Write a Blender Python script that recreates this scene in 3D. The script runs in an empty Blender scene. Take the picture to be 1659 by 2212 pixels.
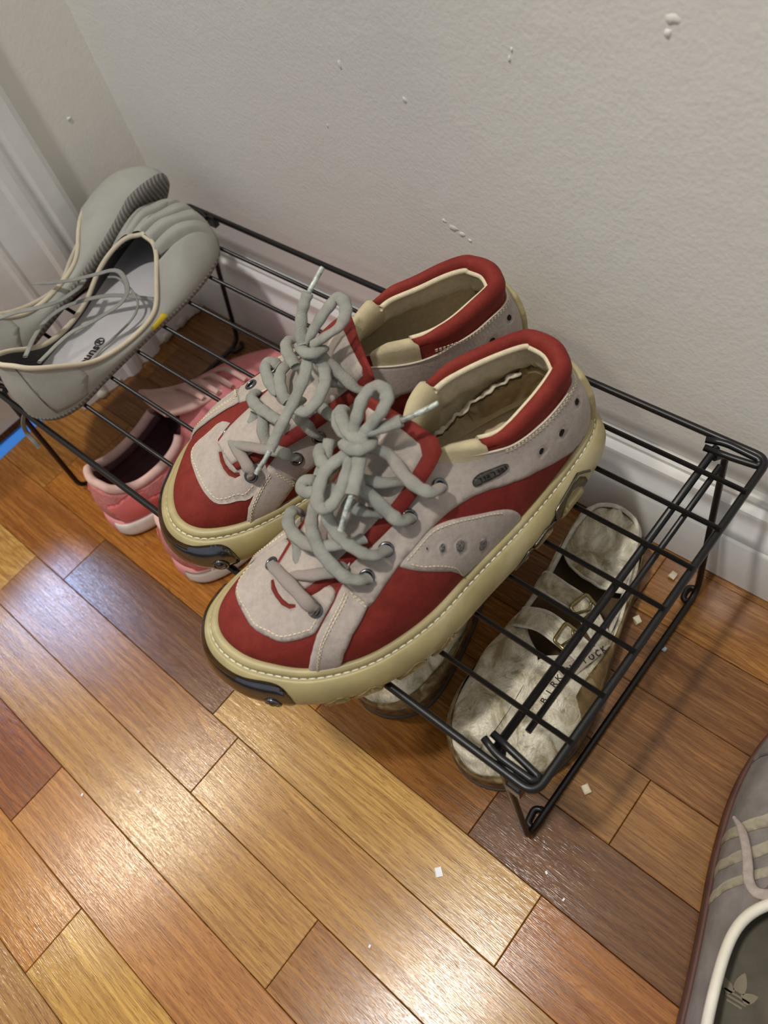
import bpy, bmesh, math, random
import numpy as np
from mathutils import Vector, Matrix
from mathutils.geometry import delaunay_2d_cdt

# ---------------------------------------------------------------- camera, world, lamps, exposure
scene = bpy.context.scene
col = scene.collection
cam_data = bpy.data.cameras.new('camera'); cam = bpy.data.objects.new('camera', cam_data); col.objects.link(cam)
cam_data.sensor_fit = 'VERTICAL'; cam_data.sensor_height = 36.0; cam_data.lens = 36.0 * 1711.4 / 2212.0
cam_data.clip_start = 0.01; cam_data.clip_end = 50
RIGHT = Vector((0.74985496, 0.63224678, -0.19488853)); DOWN = Vector((0.46016371, -0.7100532, -0.53298576)); FWD = Vector((-0.47535976, 0.30998139, -0.82337394))
M = Matrix((( RIGHT.x, -DOWN.x, -FWD.x, 0.37353), (RIGHT.y, -DOWN.y, -FWD.y, -0.07696), (RIGHT.z, -DOWN.z, -FWD.z, 0.62733), (0, 0, 0, 1)))
cam.matrix_world = M
scene.camera = cam
cam_data.dof.use_dof = True; cam_data.dof.focus_distance = 0.56; cam_data.dof.aperture_fstop = 7.0

world = bpy.data.worlds.new('world'); scene.world = world; world.use_nodes = True
world.node_tree.nodes['Background'].inputs[0].default_value = (0.95, 0.97, 1.0, 1)
world.node_tree.nodes['Background'].inputs[1].default_value = 0.22

def lamp(name, kind, loc, energy, color, size, target=None):
    d = bpy.data.lights.new(name, kind); d.energy = energy; d.color = color
    if kind == 'AREA': d.shape = 'DISK'; d.size = size
    else: d.shadow_soft_size = size
    o = bpy.data.objects.new(name, d); col.objects.link(o); o.location = loc
    if target is not None: o.rotation_euler = (Vector(target) - Vector(loc)).to_track_quat('-Z', 'Y').to_euler()
    return o
lamp('ceiling_lamp', 'POINT', (0.02, -0.42, 2.35), 62, (1.0, 0.965, 0.91), 0.06)
lamp('room_lamp', 'POINT', (-1.16, -0.54, 2.32), 46, (1.0, 0.88, 0.70), 0.09)
lamp('window_daylight', 'AREA', (-2.15, -0.02, 2.05), 24, (0.42, 0.6, 1.0), 0.55, (-0.1, -0.1, 0.0))

scene.view_settings.view_transform = 'Standard'
scene.view_settings.look = 'None'
scene.view_settings.exposure = 0.62
scene.view_settings.gamma = 1.0
scene.view_settings.use_curve_mapping = False
# ---------------------------------------------------------------- helpers
def lin(c):
    return tuple((x / 255 / 12.92 if x / 255 <= 0.04045 else ((x / 255 + 0.055) / 1.055) ** 2.4) for x in c) + (1.0,)

def nodes(name):
    m = bpy.data.materials.new(name); m.use_nodes = True
    nt = m.node_tree; return m, nt, nt.nodes['Principled BSDF']

def N(nt, kind, **kw):
    n = nt.nodes.new(kind)
    for k, v in kw.items():
        if k.startswith('i_'):
            n.inputs[k[2:].replace('_', ' ')].default_value = v
        else: setattr(n, k, v)
    return n

def mixc(nt, fac, a, b, blend='MIX'):
    n = nt.nodes.new('ShaderNodeMix'); n.data_type = 'RGBA'; n.blend_type = blend
    for s, v in ((0, fac), (6, a), (7, b)):
        if hasattr(v, 'default_value') or hasattr(v, 'links'): nt.links.new(v, n.inputs[s])
        else: n.inputs[s].default_value = v
    return n.outputs[2]

def ramp(nt, src, stops):
    r = nt.nodes.new('ShaderNodeValToRGB'); e = r.color_ramp.elements
    e[0].position, e[0].color = stops[0][0], stops[0][1]; e[1].position, e[1].color = stops[-1][0], stops[-1][1]
    for p, c in stops[1:-1]:
        x = e.new(p); x.color = c
    nt.links.new(src, r.inputs[0]); return r.outputs[0]

BW = lambda v: (v, v, v, 1)

def surf(name, rgb, rough=.6, var=.12, vscale=60, rgb2=None, metal=0.0, bump=0.0, bscale=400, spec=.5, sheen=0.0, patch=None, bdist=.0006, coat=0.0):
    """general surface: colour with cloudy variation, optional second colour in blotches, fine bump"""
    m, nt, b = nodes(name); L = nt.links
    tc = N(nt, 'ShaderNodeTexCoord'); n1 = N(nt, 'ShaderNodeTexNoise', i_Scale=vscale, i_Detail=5.0, i_Roughness=.6); L.new(tc.outputs['Object'], n1.inputs['Vector'])
    base = lin(rgb); dark = tuple(x * (1 - var * 1.6) for x in base[:3]) + (1,); light = tuple(min(1, x * (1 + var)) for x in base[:3]) + (1,)
    c = ramp(nt, n1.outputs['Fac'], [(.3, dark), (.7, light)])
    if rgb2 is not None:
        n2 = N(nt, 'ShaderNodeTexNoise', i_Scale=(patch or vscale * .5), i_Detail=4.0, i_Roughness=.55, i_Distortion=.6); L.new(tc.outputs['Object'], n2.inputs['Vector'])
        f = ramp(nt, n2.outputs['Fac'], [(.47, BW(0)), (.62, BW(1))]); c = mixc(nt, f, c, lin(rgb2))
    L.new(c, b.inputs['Base Color'])
    b.inputs['Roughness'].default_value = rough; b.inputs['Metallic'].default_value = metal
    b.inputs['Specular IOR Level'].default_value = spec
    if sheen: b.inputs['Sheen Weight'].default_value = sheen; b.inputs['Sheen Roughness'].default_value = .5
    if coat: b.inputs['Coat Weight'].default_value = coat; b.inputs['Coat Roughness'].default_value = .25
    if bump:
        n3 = N(nt, 'ShaderNodeTexNoise', i_Scale=bscale, i_Detail=3.0); L.new(tc.outputs['Object'], n3.inputs['Vector'])
        bp = N(nt, 'ShaderNodeBump', i_Strength=bump, i_Distance=bdist); L.new(n3.outputs['Fac'], bp.inputs['Height']); L.new(bp.outputs[0], b.inputs['Normal'])
    return m

def link_mesh(name, V, F, mat, parent=None, smooth=True, split=None):
    me = bpy.data.meshes.new(name)
    me.from_pydata([tuple(map(float, v)) for v in V], [], [tuple(int(i) for i in f) for f in F])
    me.materials.append(mat)
    if smooth:
        me.polygons.foreach_set('use_smooth', [True] * len(me.polygons))
        if split: me.set_sharp_from_angle(angle=math.radians(split))
    me.update()
    o = bpy.data.objects.new(name, me); col.objects.link(o)
    if parent is not None: o.parent = parent
    return o

def tag(o, label=None, cat=None, group=None, kind=None):
    if label: o['label'] = label
    if cat: o['category'] = cat
    if group: o['group'] = group
    if kind: o['kind'] = kind
    return o

def empty(name, loc=(0, 0, 0), rot=None):
    o = bpy.data.objects.new(name, None); col.objects.link(o); o.location = loc; o.empty_display_size = .05
    if rot is not None: o.rotation_euler = rot
    return o

class MB:
    """collects shapes into one mesh"""
    def __init__(s): s.V = []; s.F = []
    def add(s, V, F):
        k = len(s.V); s.V += [tuple(v) for v in V]; s.F += [tuple(i + k for i in f) for f in F]; return s
    def box(s, a, b, bev=0.0):
        a = np.minimum(a, b).astype(float), np.maximum(a, b).astype(float)
        lo, hi = a
        if bev <= 0:
            V = [(x, y, z) for z in (lo[2], hi[2]) for y in (lo[1], hi[1]) for x in (lo[0], hi[0])]
            return s.add(V, [(0, 2, 3, 1), (4, 5, 7, 6), (0, 1, 5, 4), (2, 6, 7, 3), (0, 4, 6, 2), (1, 3, 7, 5)])
        V = []
        for z, i in ((lo[2], bev), (lo[2] + bev, 0), (hi[2] - bev, 0), (hi[2], bev)):
            V += [(lo[0] + i, lo[1] + i, z), (hi[0] - i, lo[1] + i, z), (hi[0] - i, hi[1] - i, z), (lo[0] + i, hi[1] - i, z)]
        F = [(3, 2, 1, 0), (12, 13, 14, 15)]
        for r in range(3):
            for k in range(4): F.append((r * 4 + k, r * 4 + (k + 1) % 4, r * 4 + 4 + (k + 1) % 4, r * 4 + 4 + k))
        return s.add(V, F)
    def tube(s, P, r, ry=None, seg=10, closed=False, up=None, caps=True):
        V, F = sweep(P, r, ry, seg, closed, up, caps); return s.add(V, F)
    def grid(s, G, wu=False, wv=False, flip=False):
        V, F = grid_faces(G, wu, wv, flip); return s.add(V, F)
    def build(s, name, mat, parent=None, smooth=True, split=None):
        return link_mesh(name, s.V, s.F, mat, parent, smooth, split)

def grid_faces(G, wu=False, wv=False, flip=False):
    G = np.asarray(G, float); a, b = G.shape[:2]; F = []
    for i in range(a if wu else a - 1):
        for j in range(b if wv else b - 1):
            q = (i * b + j, ((i + 1) % a) * b + j, ((i + 1) % a) * b + (j + 1) % b, i * b + (j + 1) % b)
            F.append(q[::-1] if flip else q)
    return G.reshape(-1, 3), F

def smooth_path(P, n=8, closed=False):
    P = np.asarray(P, float)
    if closed: Q = np.vstack([P[-1], P, P[0], P[1]])
    else: Q = np.vstack([2 * P[0] - P[1], P, 2 * P[-1] - P[-2]])
    out = []
    for i in range(1, len(Q) - 2):
        a, b, c, d = Q[i - 1], Q[i], Q[i + 1], Q[i + 2]
        for t in np.linspace(0, 1, n, endpoint=False):
            out.append(.5 * (2 * b + (c - a) * t + (2 * a - 5 * b + 4 * c - d) * t * t + (3 * b - a - 3 * c + d) * t ** 3))
    if not closed: out.append(P[-1])
    return np.array(out)

def sweep(P, r, ry=None, seg=10, closed=False, up=None, caps=True):
    """tube along P; r half width, ry half thickness (along up); both may be arrays; up one vector or one per point"""
    P = np.asarray(P, float); n = len(P)
    T = np.roll(P, -1, 0) - np.roll(P, 1, 0) if closed else np.gradient(P, axis=0)
    T /= np.linalg.norm(T, axis=1, keepdims=True) + 1e-12
    r = np.broadcast_to(r, n); ry = r if ry is None else np.broadcast_to(ry, n)
    if up is None:
        u = np.array([0, 0, 1.0]) if abs(T[0][2]) < .9 else np.array([1.0, 0, 0]); U = []
        for t in T:
            u = u - t * (u @ t); u /= np.linalg.norm(u) + 1e-12; U.append(u)
        U = np.array(U)
    else:
        U = np.broadcast_to(np.asarray(up, float), (n, 3)).copy(); U -= T * (U * T).sum(1, keepdims=True); U /= np.linalg.norm(U, axis=1, keepdims=True) + 1e-12
    S = np.cross(T, U); a = np.linspace(0, 2 * math.pi, seg, endpoint=False)
    G = P[:, None] + S[:, None] * (np.cos(a)[None, :, None] * r[:, None, None]) + U[:, None] * (np.sin(a)[None, :, None] * ry[:, None, None])
    V, F = grid_faces(G, closed, True, True)
    if caps and not closed:
        F.append(tuple(range(seg))); F.append(tuple(range((n - 1) * seg, n * seg))[::-1])
    return V, F

def bez_fillet(P, rad, n=6):
    """polyline with rounded corners"""
    P = [np.asarray(p, float) for p in P]; out = [P[0]]
    for i in range(1, len(P) - 1):
        a, b, c = P[i - 1], P[i], P[i + 1]
        la, lc = np.linalg.norm(a - b), np.linalg.norm(c - b); d = min(rad, la * .49, lc * .49)
        p0 = b + (a - b) / la * d; p1 = b + (c - b) / lc * d
        for t in np.linspace(0, 1, n): out.append((1 - t) ** 2 * p0 + 2 * t * (1 - t) * b + t * t * p1)
    out.append(P[-1]); return np.array(out)

def in_poly(Q, P):
    x, y = P[:, 0], P[:, 1]; r = np.zeros(len(P), bool); n = len(Q)
    for i in range(n):
        x0, y0 = Q[i]; x1, y1 = Q[(i + 1) % n]
        c = (y0 > y) != (y1 > y)
        r ^= c & (x < (x1 - x0) * (y - y0) / ((y1 - y0) if y1 != y0 else 1e-12) + x0)
    return r

def seg_dist(P, Q):
    d = np.full(len(P), 1e9); n = len(Q)
    for i in range(n):
        a = Q[i]; b = Q[(i + 1) % n]; ab = b - a; t = np.clip(((P - a) @ ab) / (ab @ ab + 1e-15), 0, 1)
        d = np.minimum(d, np.hypot(*(P - a - t[:, None] * ab).T))
    return d

def densify(Q, step):
    out = []
    for i in range(len(Q)):
        a = Q[i]; b = Q[(i + 1) % len(Q)]; k = max(1, int(np.ceil(np.hypot(*(b - a)) / step)))
        for t in range(k): out.append(a + (b - a) * t / k)
    return np.array(out)

def round_poly(Q, it=2):
    Q = np.asarray(Q, float)
    for _ in range(it):
        R = np.roll(Q, -1, 0); Q = np.stack([.75 * Q + .25 * R, .25 * Q + .75 * R], 1).reshape(-1, 2)
    return Q

def patch(poly, step, holes=()):
    """triangulated polygon with inner points: returns points, triangles, distance to the edge, boundary loops"""
    B = densify(np.asarray(poly, float), step); loops = [list(range(len(B)))]; pts = list(map(tuple, B)); hp = []
    for h in holes:
        hB = densify(np.asarray(h, float), step); k = len(pts); pts += list(map(tuple, hB)); loops.append(list(range(k, k + len(hB)))); hp.append(hB)
    lo, hi = B.min(0), B.max(0); g = step * 1.15
    X, Y = np.meshgrid(np.arange(lo[0], hi[0] + g, g), np.arange(lo[1], hi[1] + g, g * .866)); X = X + (np.arange(X.shape[0]) % 2)[:, None] * g * .5
    I = np.stack([X.ravel(), Y.ravel()], 1); I = I[in_poly(B, I)]
    d = seg_dist(I, B)
    for h in hp:
        d = np.where(in_poly(h, I), -1, np.minimum(d, seg_dist(I, h)))
    I = I[d > step * .55]; pts += list(map(tuple, I))
    edges = [(l[i], l[(i + 1) % len(l)]) for l in loops for i in range(len(l))]
    r = delaunay_2d_cdt([Vector(p) for p in pts], edges, [], 0, 1e-9)
    V = np.array([tuple(v) for v in r[0]]); T = np.array([t for t in r[2] if len(t) == 3])
    c = V[T].mean(1); ok = in_poly(B, c)
    for h in hp: ok &= ~in_poly(h, c)
    T = T[ok]
    D = seg_dist(V, B)
    for h in hp: D = np.minimum(D, seg_dist(V, h))
    # map loops to output indices
    inv = {}
    for j, src in enumerate(r[3]):
        for s in src: inv[s] = j
    L = [[inv.get(i, i) for i in l] for l in loops]
    a = V[T]; area = (a[:, 1, 0] - a[:, 0, 0]) * (a[:, 2, 1] - a[:, 0, 1]) - (a[:, 1, 1] - a[:, 0, 1]) * (a[:, 2, 0] - a[:, 0, 0])
    T[area < 0] = T[area < 0][:, ::-1]
    return V, T, D, L

def sheet(name, P, poly, scale, thick, mat, parent, bev=None, step=.0022, holes=(), base=0.0, flip=False, dome=0.0, split=None, bump=None):
    """a piece cut from sheet and laid on the surface P(a, b, off); scale turns (a, b) into metres"""
    sc = np.asarray(scale, float); bev = bev or thick
    V, T, D, L = patch(np.asarray(poly, float) * sc, step, [np.asarray(h, float) * sc for h in holes])
    t = np.clip(D / bev, 0, 1); off = base + thick * (.35 + .65 * np.sqrt(np.clip(1 - (1 - t) ** 2, 0, 1)))
    if dome: off = off + dome * (1 - np.exp(-D / (dome * 4)))
    q = V / sc
    if bump is not None: off = off + bump(q)
    top = P(q[:, 0], q[:, 1], off); n = len(V); W = [top]; F = [tuple(x[::-1]) if flip else tuple(x) for x in T]
    for l in L:
        k = sum(len(x) for x in W); qq = q[l]; W.append(P(qq[:, 0], qq[:, 1], np.full(len(l), base - .0004)))
        m = len(l)
        for i in range(m):
            f = (l[i], k + i, k + (i + 1) % m, l[(i + 1) % m]); F.append(f if not flip else f[::-1])
    return link_mesh(name, np.vstack(W), F, mat, parent, True, split)
# ---------------------------------------------------------------- room
YW = 0.287; XW = -0.387
def wall_mat(name, rgb, scale=330, strength=.22):
    m, nt, b = nodes(name); L = nt.links
    tc = N(nt, 'ShaderNodeTexCoord')
    n1 = N(nt, 'ShaderNodeTexNoise', i_Scale=3.5, i_Detail=3.0); L.new(tc.outputs['Object'], n1.inputs['Vector'])
    c = ramp(nt, n1.outputs['Fac'], [(.3, tuple(x * .95 for x in lin(rgb)[:3]) + (1,)), (.7, lin(rgb))]); L.new(c, b.inputs['Base Color'])
    b.inputs['Roughness'].default_value = .62; b.inputs['Specular IOR Level'].default_value = .35
    n2 = N(nt, 'ShaderNodeTexNoise', i_Scale=scale, i_Detail=2.0, i_Roughness=.5); L.new(tc.outputs['Object'], n2.inputs['Vector'])
    n3 = N(nt, 'ShaderNodeTexNoise', i_Scale=45.0, i_Detail=3.0); L.new(tc.outputs['Object'], n3.inputs['Vector'])
    ad = N(nt, 'ShaderNodeMath', operation='MULTIPLY_ADD'); L.new(n3.outputs['Fac'], ad.inputs[0]); ad.inputs[1].default_value = 1.6; L.new(n2.outputs['Fac'], ad.inputs[2])
    bp = N(nt, 'ShaderNodeBump', i_Strength=strength, i_Distance=.0012); L.new(ad.outputs[0], bp.inputs['Height']); L.new(bp.outputs[0], b.inputs['Normal'])
    return m
M_WALL = wall_mat('wall_paint', (234, 233, 228))
M_WALL_L = wall_mat('left_wall_paint', (238, 233, 224), 300, .18)
M_TRIM = surf('trim_gloss_white', (238, 237, 233), rough=.17, var=.03, vscale=30, bump=.25, bscale=60, bdist=.0015)
M_CHIP = surf('bare_plaster', (222, 222, 217), rough=.9, var=.05)
wall_back = MB().box((XW - .05, YW, 0), (1.6, YW + .1, 2.5)).build('wall_back', M_WALL, None, False); tag(wall_back, kind='structure')
wall_left = MB().box((XW - .1, .09, 0), (XW, YW, 2.5)).build('wall_left', M_WALL_L, None, False); tag(wall_left, kind='structure')

def blob(c, size, seed, n=9, axis='y', thick=.001):
    """small irregular flake on the wall plane"""
    rng = random.Random(seed); m = MB(); ring = []
    for i in range(n):
        a = 2 * math.pi * i / n; r = rng.uniform(.55, 1.1); ring.append((math.cos(a) * size[0] * r, math.sin(a) * size[1] * r))
    sx = (-1 if axis == 'y' else 1)
    def pt(u, v, d):
        return (c[0] + u, c[1] - d, c[2] + v) if axis == 'y' else (c[0] + d, c[1] + u, c[2] + v)
    V = [pt(u, v, 0) for u, v in ring] + [pt(u * .7, v * .7, thick * rng.uniform(.6, 1.2)) for u, v in ring] + [pt(0, 0, thick)]
    F = [(i, (i + 1) % n, n + (i + 1) % n, n + i) for i in range(n)] + [(n + i, n + (i + 1) % n, 2 * n) for i in range(n)]
    return V, F
for i, (x, z, sx, sz) in enumerate([(-.045, .352, .0015, .005), (.010, .339, .0022, .0028), (.193, .419, .005, .0035), (.191, .412, .0025, .003), (.097, .382, .0015, .003), (.099, .388, .0012, .002), (.036, .246, .006, .0025), (.044, .243, .004, .003), (.028, .250, .0025, .002), (.051, .240, .0025, .0018), (-.075, .30, .001, .002)]):
    V, F = blob((x, YW, z), (sx, sz), 40 + i, thick=.0006); link_mesh('paint_chip', V, F, M_CHIP if i in (1, 6) else M_WALL, wall_back, True)
V, F = blob((XW, .235, .262), (.003, .0022), 77, axis='x'); link_mesh('paint_chip', V, F, M_CHIP, wall_left, True)

def profile_x(name, prof, x0, x1, mat, parent=None, flipaxis=False):
    """profile [(depth from wall, z)] extruded along x (or along y when flipaxis)"""
    m = MB(); n = len(prof); V = []
    for t in (x0, x1):
        for d, z in prof: V.append((t, YW - d, z) if not flipaxis else (XW + d, t, z))
    F = [(i, i + 1, n + i + 1, n + i) for i in range(n - 1)] + [tuple(range(n)), tuple(range(2 * n - 1, n - 1, -1))]
    m.add(V, F); bm_fix = m.build(name, mat, parent, True, 25); return bm_fix
BASE = [(0, 0.002), (.0215, .002), (.0215, .058), (.0205, .0605), (.0195, .0615), (.0195, .064), (.0175, .069), (.0135, .076), (.012, .082), (.0128, .087), (.0122, .091), (.0095, .095), (.0075, .0965), (.0075, .1), (.0055, .1035), (0, .1045)]
o = profile_x('baseboard_back', BASE, XW, 1.6, M_TRIM); tag(o, kind='structure')
o = profile_x('baseboard_left', [(d * .6, z) for d, z in BASE], .187, YW - .02, M_TRIM, None, True); tag(o, kind='structure')
# torn paint along the foot of the left baseboard
M_RAG = surf('peeling_paint', (214, 206, 190), rough=.8, var=.2, vscale=80)
rng = random.Random(5)
for i in range(7):
    y = .10 + i * .026; s = rng.uniform(.006, .012)
    V, F = blob((XW + .0135, y, .006), (s, .007), 90 + i, axis='x', thick=.003); link_mesh('peeling_paint', V, F, M_RAG, o, True)
# door casing (vertical boards) on the left wall, reaching towards the viewer
cas = MB()
prof = [(.188, 0), (.188, .016), (.182, .019), (.166, .019), (.163, .0165), (.158, .0165), (.154, .021), (.149, .0225), (.140, .0215), (.136, .017), (.118, .0155), (.108, .0135), (.104, .0155), (.100, .0155), (.097, .011), (.080, .009), (.072, .009), (.072, 0)]
n = len(prof); V = [(XW + d, y, z) for z in (0.001, 2.2) for y, d in prof]
cas.add(V, [(i, n + i, n + i + 1, i + 1) for i in range(n - 1)]); o = cas.build('trim_1', M_TRIM, None, True, 20); tag(o, kind='structure')
# door: hinge stile and bottom rail, set back in the frame
M_DOOR = surf('door_paint', (206, 196, 180), rough=.45, var=.05, vscale=12)
door = MB(); door.box((XW - .08, -.06, .012), (XW - .040, .086, 2.1), .002); o = door.build('door_1', M_DOOR, None, False); tag(o, kind='structure')
MB().box((XW - .078, -.80, .012), (XW - .042, -.06, .2), .002).build('bottom_rail', M_DOOR, o, False)
MB().box((XW - .09, .0725, .0), (XW + .001, .0905, 2.12), .001).build('door_jamb', M_TRIM, o, False)
# daylight leaking under the door, painted as a flat blue strip
M_BLUE = surf('daylight_blue', (70, 150, 255), rough=.8, var=.06, vscale=90)
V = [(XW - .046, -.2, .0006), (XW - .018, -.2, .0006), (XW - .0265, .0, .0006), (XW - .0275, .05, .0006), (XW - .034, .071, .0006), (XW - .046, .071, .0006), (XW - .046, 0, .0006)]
o = link_mesh('painted_daylight', V + [(x, y, .0001) for x, y, z in V], [tuple(range(7))] + [(i, 7 + i, 7 + (i + 1) % 7, (i + 1) % 7) for i in range(7)], M_BLUE, None, False)
tag(o, 'strip of blue daylight painted on the floor at the foot of the white door', 'painted light')

# ---- floor
def wood():
    m, nt, b = nodes('oak_boards'); L = nt.links
    tc = N(nt, 'ShaderNodeTexCoord'); at = N(nt, 'ShaderNodeAttribute', attribute_name='tint'); sd = N(nt, 'ShaderNodeAttribute', attribute_name='seed')
    off = N(nt, 'ShaderNodeVectorMath', operation='ADD'); L.new(tc.outputs['Object'], off.inputs[0]); L.new(sd.outputs['Color'], off.inputs[1])
    def mp(sx, sy, rz=0):
        k = N(nt, 'ShaderNodeMapping'); k.inputs['Scale'].default_value = (sx, sy, 1); k.inputs['Rotation'].default_value = (0, 0, rz); L.new(off.outputs[0], k.inputs[0]); return k.outputs[0]
    def math_(op, a, bb, c=None):
        k = N(nt, 'ShaderNodeMath', operation=op)
        for i, v in enumerate((a, bb, c)):
            if v is None: continue
            if isinstance(v, (int, float)): k.inputs[i].default_value = v
            else: L.new(v, k.inputs[i])
        return k.outputs[0]
    sep = N(nt, 'ShaderNodeSeparateXYZ'); L.new(off.outputs[0], sep.inputs[0])
    # growth rings: long bent bands, strength differs from board to board
    w = N(nt, 'ShaderNodeTexNoise', i_Scale=1.0, i_Detail=2.5, i_Roughness=.55); L.new(mp(4.5, 17), w.inputs['Vector'])
    yy = math_('MULTIPLY_ADD', w.outputs['Fac'], .075, sep.outputs[1])
    ring = math_('MULTIPLY_ADD', math_('SINE', math_('MULTIPLY', yy, 1150.0), 0), .5, .5)
    ring2 = math_('MULTIPLY_ADD', math_('SINE', math_('MULTIPLY', yy, 2750.0), 0), .5, .5)
    ring = math_('POWER', math_('MULTIPLY_ADD', ring, .65, math_('MULTIPLY', ring2, .35)), 1.8)
    f1 = N(nt, 'ShaderNodeTexNoise', i_Scale=1.0, i_Detail=4.0, i_Roughness=.6); L.new(mp(16, 620), f1.inputs['Vector'])
    f2 = N(nt, 'ShaderNodeTexNoise', i_Scale=1.0, i_Detail=3.0, i_Roughness=.5); L.new(mp(5, 60), f2.inputs['Vector'])
    f3 = N(nt, 'ShaderNodeTexNoise', i_Scale=1.0, i_Detail=3.0, i_Roughness=.55); L.new(mp(7, 230), f3.inputs['Vector'])
    pore = N(nt, 'ShaderNodeTexNoise', i_Scale=1.0, i_Detail=2.0, i_Roughness=.6); L.new(mp(85, 1500), pore.inputs['Vector'])
    base = at.outputs['Color']
    def sc(k): return mixc(nt, 1.0, base, k, 'MULTIPLY')
    darkest = sc((.52, .40, .29, 1)); light = sc((1.22, 1.20, 1.12, 1))
    c = mixc(nt, ramp(nt, f2.outputs['Fac'], [(.3, BW(0)), (.7, BW(1))]), sc((.86, .80, .72, 1)), light)
    c = mixc(nt, ramp(nt, f3.outputs['Fac'], [(.44, BW(0)), (.66, BW(.7))]), c, darkest)
    ss = N(nt, 'ShaderNodeSeparateColor'); L.new(sd.outputs['Color'], ss.inputs[0])
    c = mixc(nt, math_('MULTIPLY', ring, math_('MULTIPLY_ADD', math_('FRACT', ss.outputs[2], 0), .6, .2)), c, darkest)
    c = mixc(nt, ramp(nt, f1.outputs['Fac'], [(.47, BW(0)), (.64, BW(.8))]), c, darkest)
    c = mixc(nt, ramp(nt, pore.outputs['Fac'], [(.57, BW(0)), (.64, BW(.75))]), c, sc((.36, .26, .18, 1)))
    # dirt stains
    st = N(nt, 'ShaderNodeTexNoise', i_Scale=1.0, i_Detail=3.0, i_Roughness=.6); L.new(mp(10, 55), st.inputs['Vector'])
    c = mixc(nt, ramp(nt, st.outputs['Fac'], [(.66, BW(0)), (.78, BW(.6))]), c, sc((.34, .26, .22, 1)))
    L.new(c, b.inputs['Base Color'])
    L.new(ramp(nt, f1.outputs['Fac'], [(.3, BW(.13)), (.7, BW(.23))]), b.inputs['Roughness'])
    b.inputs['Specular IOR Level'].default_value = .42
    bp = N(nt, 'ShaderNodeBump', i_Strength=.22, i_Distance=.0005); L.new(pore.outputs['Fac'], bp.inputs['Height']); L.new(bp.outputs[0], b.inputs['Normal'])
    return m
M_OAK = wood()
M_GAP = surf('floor_gap', (30, 20, 12), rough=.9)
floor = MB().box((-3.0, -1.6, -.03), (1.6, YW, -.0035)).build('floor', M_GAP, None, False); tag(floor, kind='structure')
def plank(x0, x1, y0, y1, tint, seed, dz=0.0):
    tint = (tint[0] * .985, min(255, tint[1] * 1.045), min(255, tint[2] * 1.06))
    g = .00022; bv = .0005
    V = []
    for z, i in ((-.004, 0), (-bv + dz, 0), (dz, bv)):
        V += [(x0 + g + i, y0 + g + i, z), (x1 - g - i, y0 + g + i, z), (x1 - g - i, y1 - g - i, z), (x0 + g + i, y1 - g - i, z)]
    F = [(8, 9, 10, 11)] + [(r * 4 + k, r * 4 + (k + 1) % 4, r * 4 + 4 + (k + 1) % 4, r * 4 + 4 + k) for r in range(2) for k in range(4)]
    o = link_mesh('plank', V, F, M_OAK, floor, False); me = o.data
    for nm, v in (('tint', lin(tint)), ('seed', (seed * 1.37 % 7, seed * 2.71 % 11, seed * .77 % 5, 1))):
        a = me.attributes.new(nm, 'FLOAT_COLOR', 'POINT'); a.data.foreach_set('color', list(v) * len(me.vertices))
S0 = -.0253; BWD = .05715
GOLD, AMBER, RED, BROWN, PALE, DARK, TAN = (190, 138, 78), (168, 112, 56), (166, 106, 60), (142, 94, 54), (200, 152, 90), (118, 74, 46), (180, 132, 82)
ROWS = {  # row r spans S0 + r*BWD .. S0 + (r+1)*BWD ; list of (x end, tint)
 5: [(-.30, AMBER), (.12, BROWN), (.9, AMBER)],
 4: [(-.2, BROWN), (.25, AMBER), (.9, AMBER)],
 3: [(-.35, AMBER), (.05, BROWN), (.9, BROWN)],
 2: [(-.25, BROWN), (.18, AMBER), (.9, (150, 100, 56))],
 1: [(-.31, AMBER), (.06, AMBER), (.334, (164, 114, 62)), (.9, (158, 108, 60))],
 0: [(-.33, AMBER), (.09, (172, 108, 46)), (.25, (158, 102, 50)), (.9, (122, 80, 48))],
 -1: [(-.2135, (164, 104, 52)), (.018, (128, 88, 64)), (.3155, PALE), (.9, (170, 108, 58))],
 -2: [(-.2633, PALE), (.0512, (172, 118, 68)), (.9, GOLD)],
 -3: [(-.36, AMBER), (.1989, (184, 132, 74)), (.9, (166, 112, 62))],
 -4: [(-.0599, (150, 88, 48)), (.42, (186, 124, 72)), (.9, TAN)],
 -5: [(-.30, AMBER), (.0452, (188, 124, 62)), (.9, (200, 148, 78))],
 -6: [(-.1, TAN), (.5, TAN), (.9, GOLD)],
 -7: [(.02, GOLD), (.9, TAN)], -8: [(.2, TAN), (.9, GOLD)],
 -9: [(-.1, GOLD), (.9, TAN)],
}
k = 0
for r in sorted(ROWS):
    x = -.62
    for xe, tint in ROWS[r]:
        k += 1; y1 = min(S0 + (r + 1) * BWD, YW - .004)
        if xe - x > .02: plank(x, xe, S0 + r * BWD, y1, tint, k * 3 + 1, random.Random(k).uniform(-.00012, .0001))
        x = xe
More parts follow.
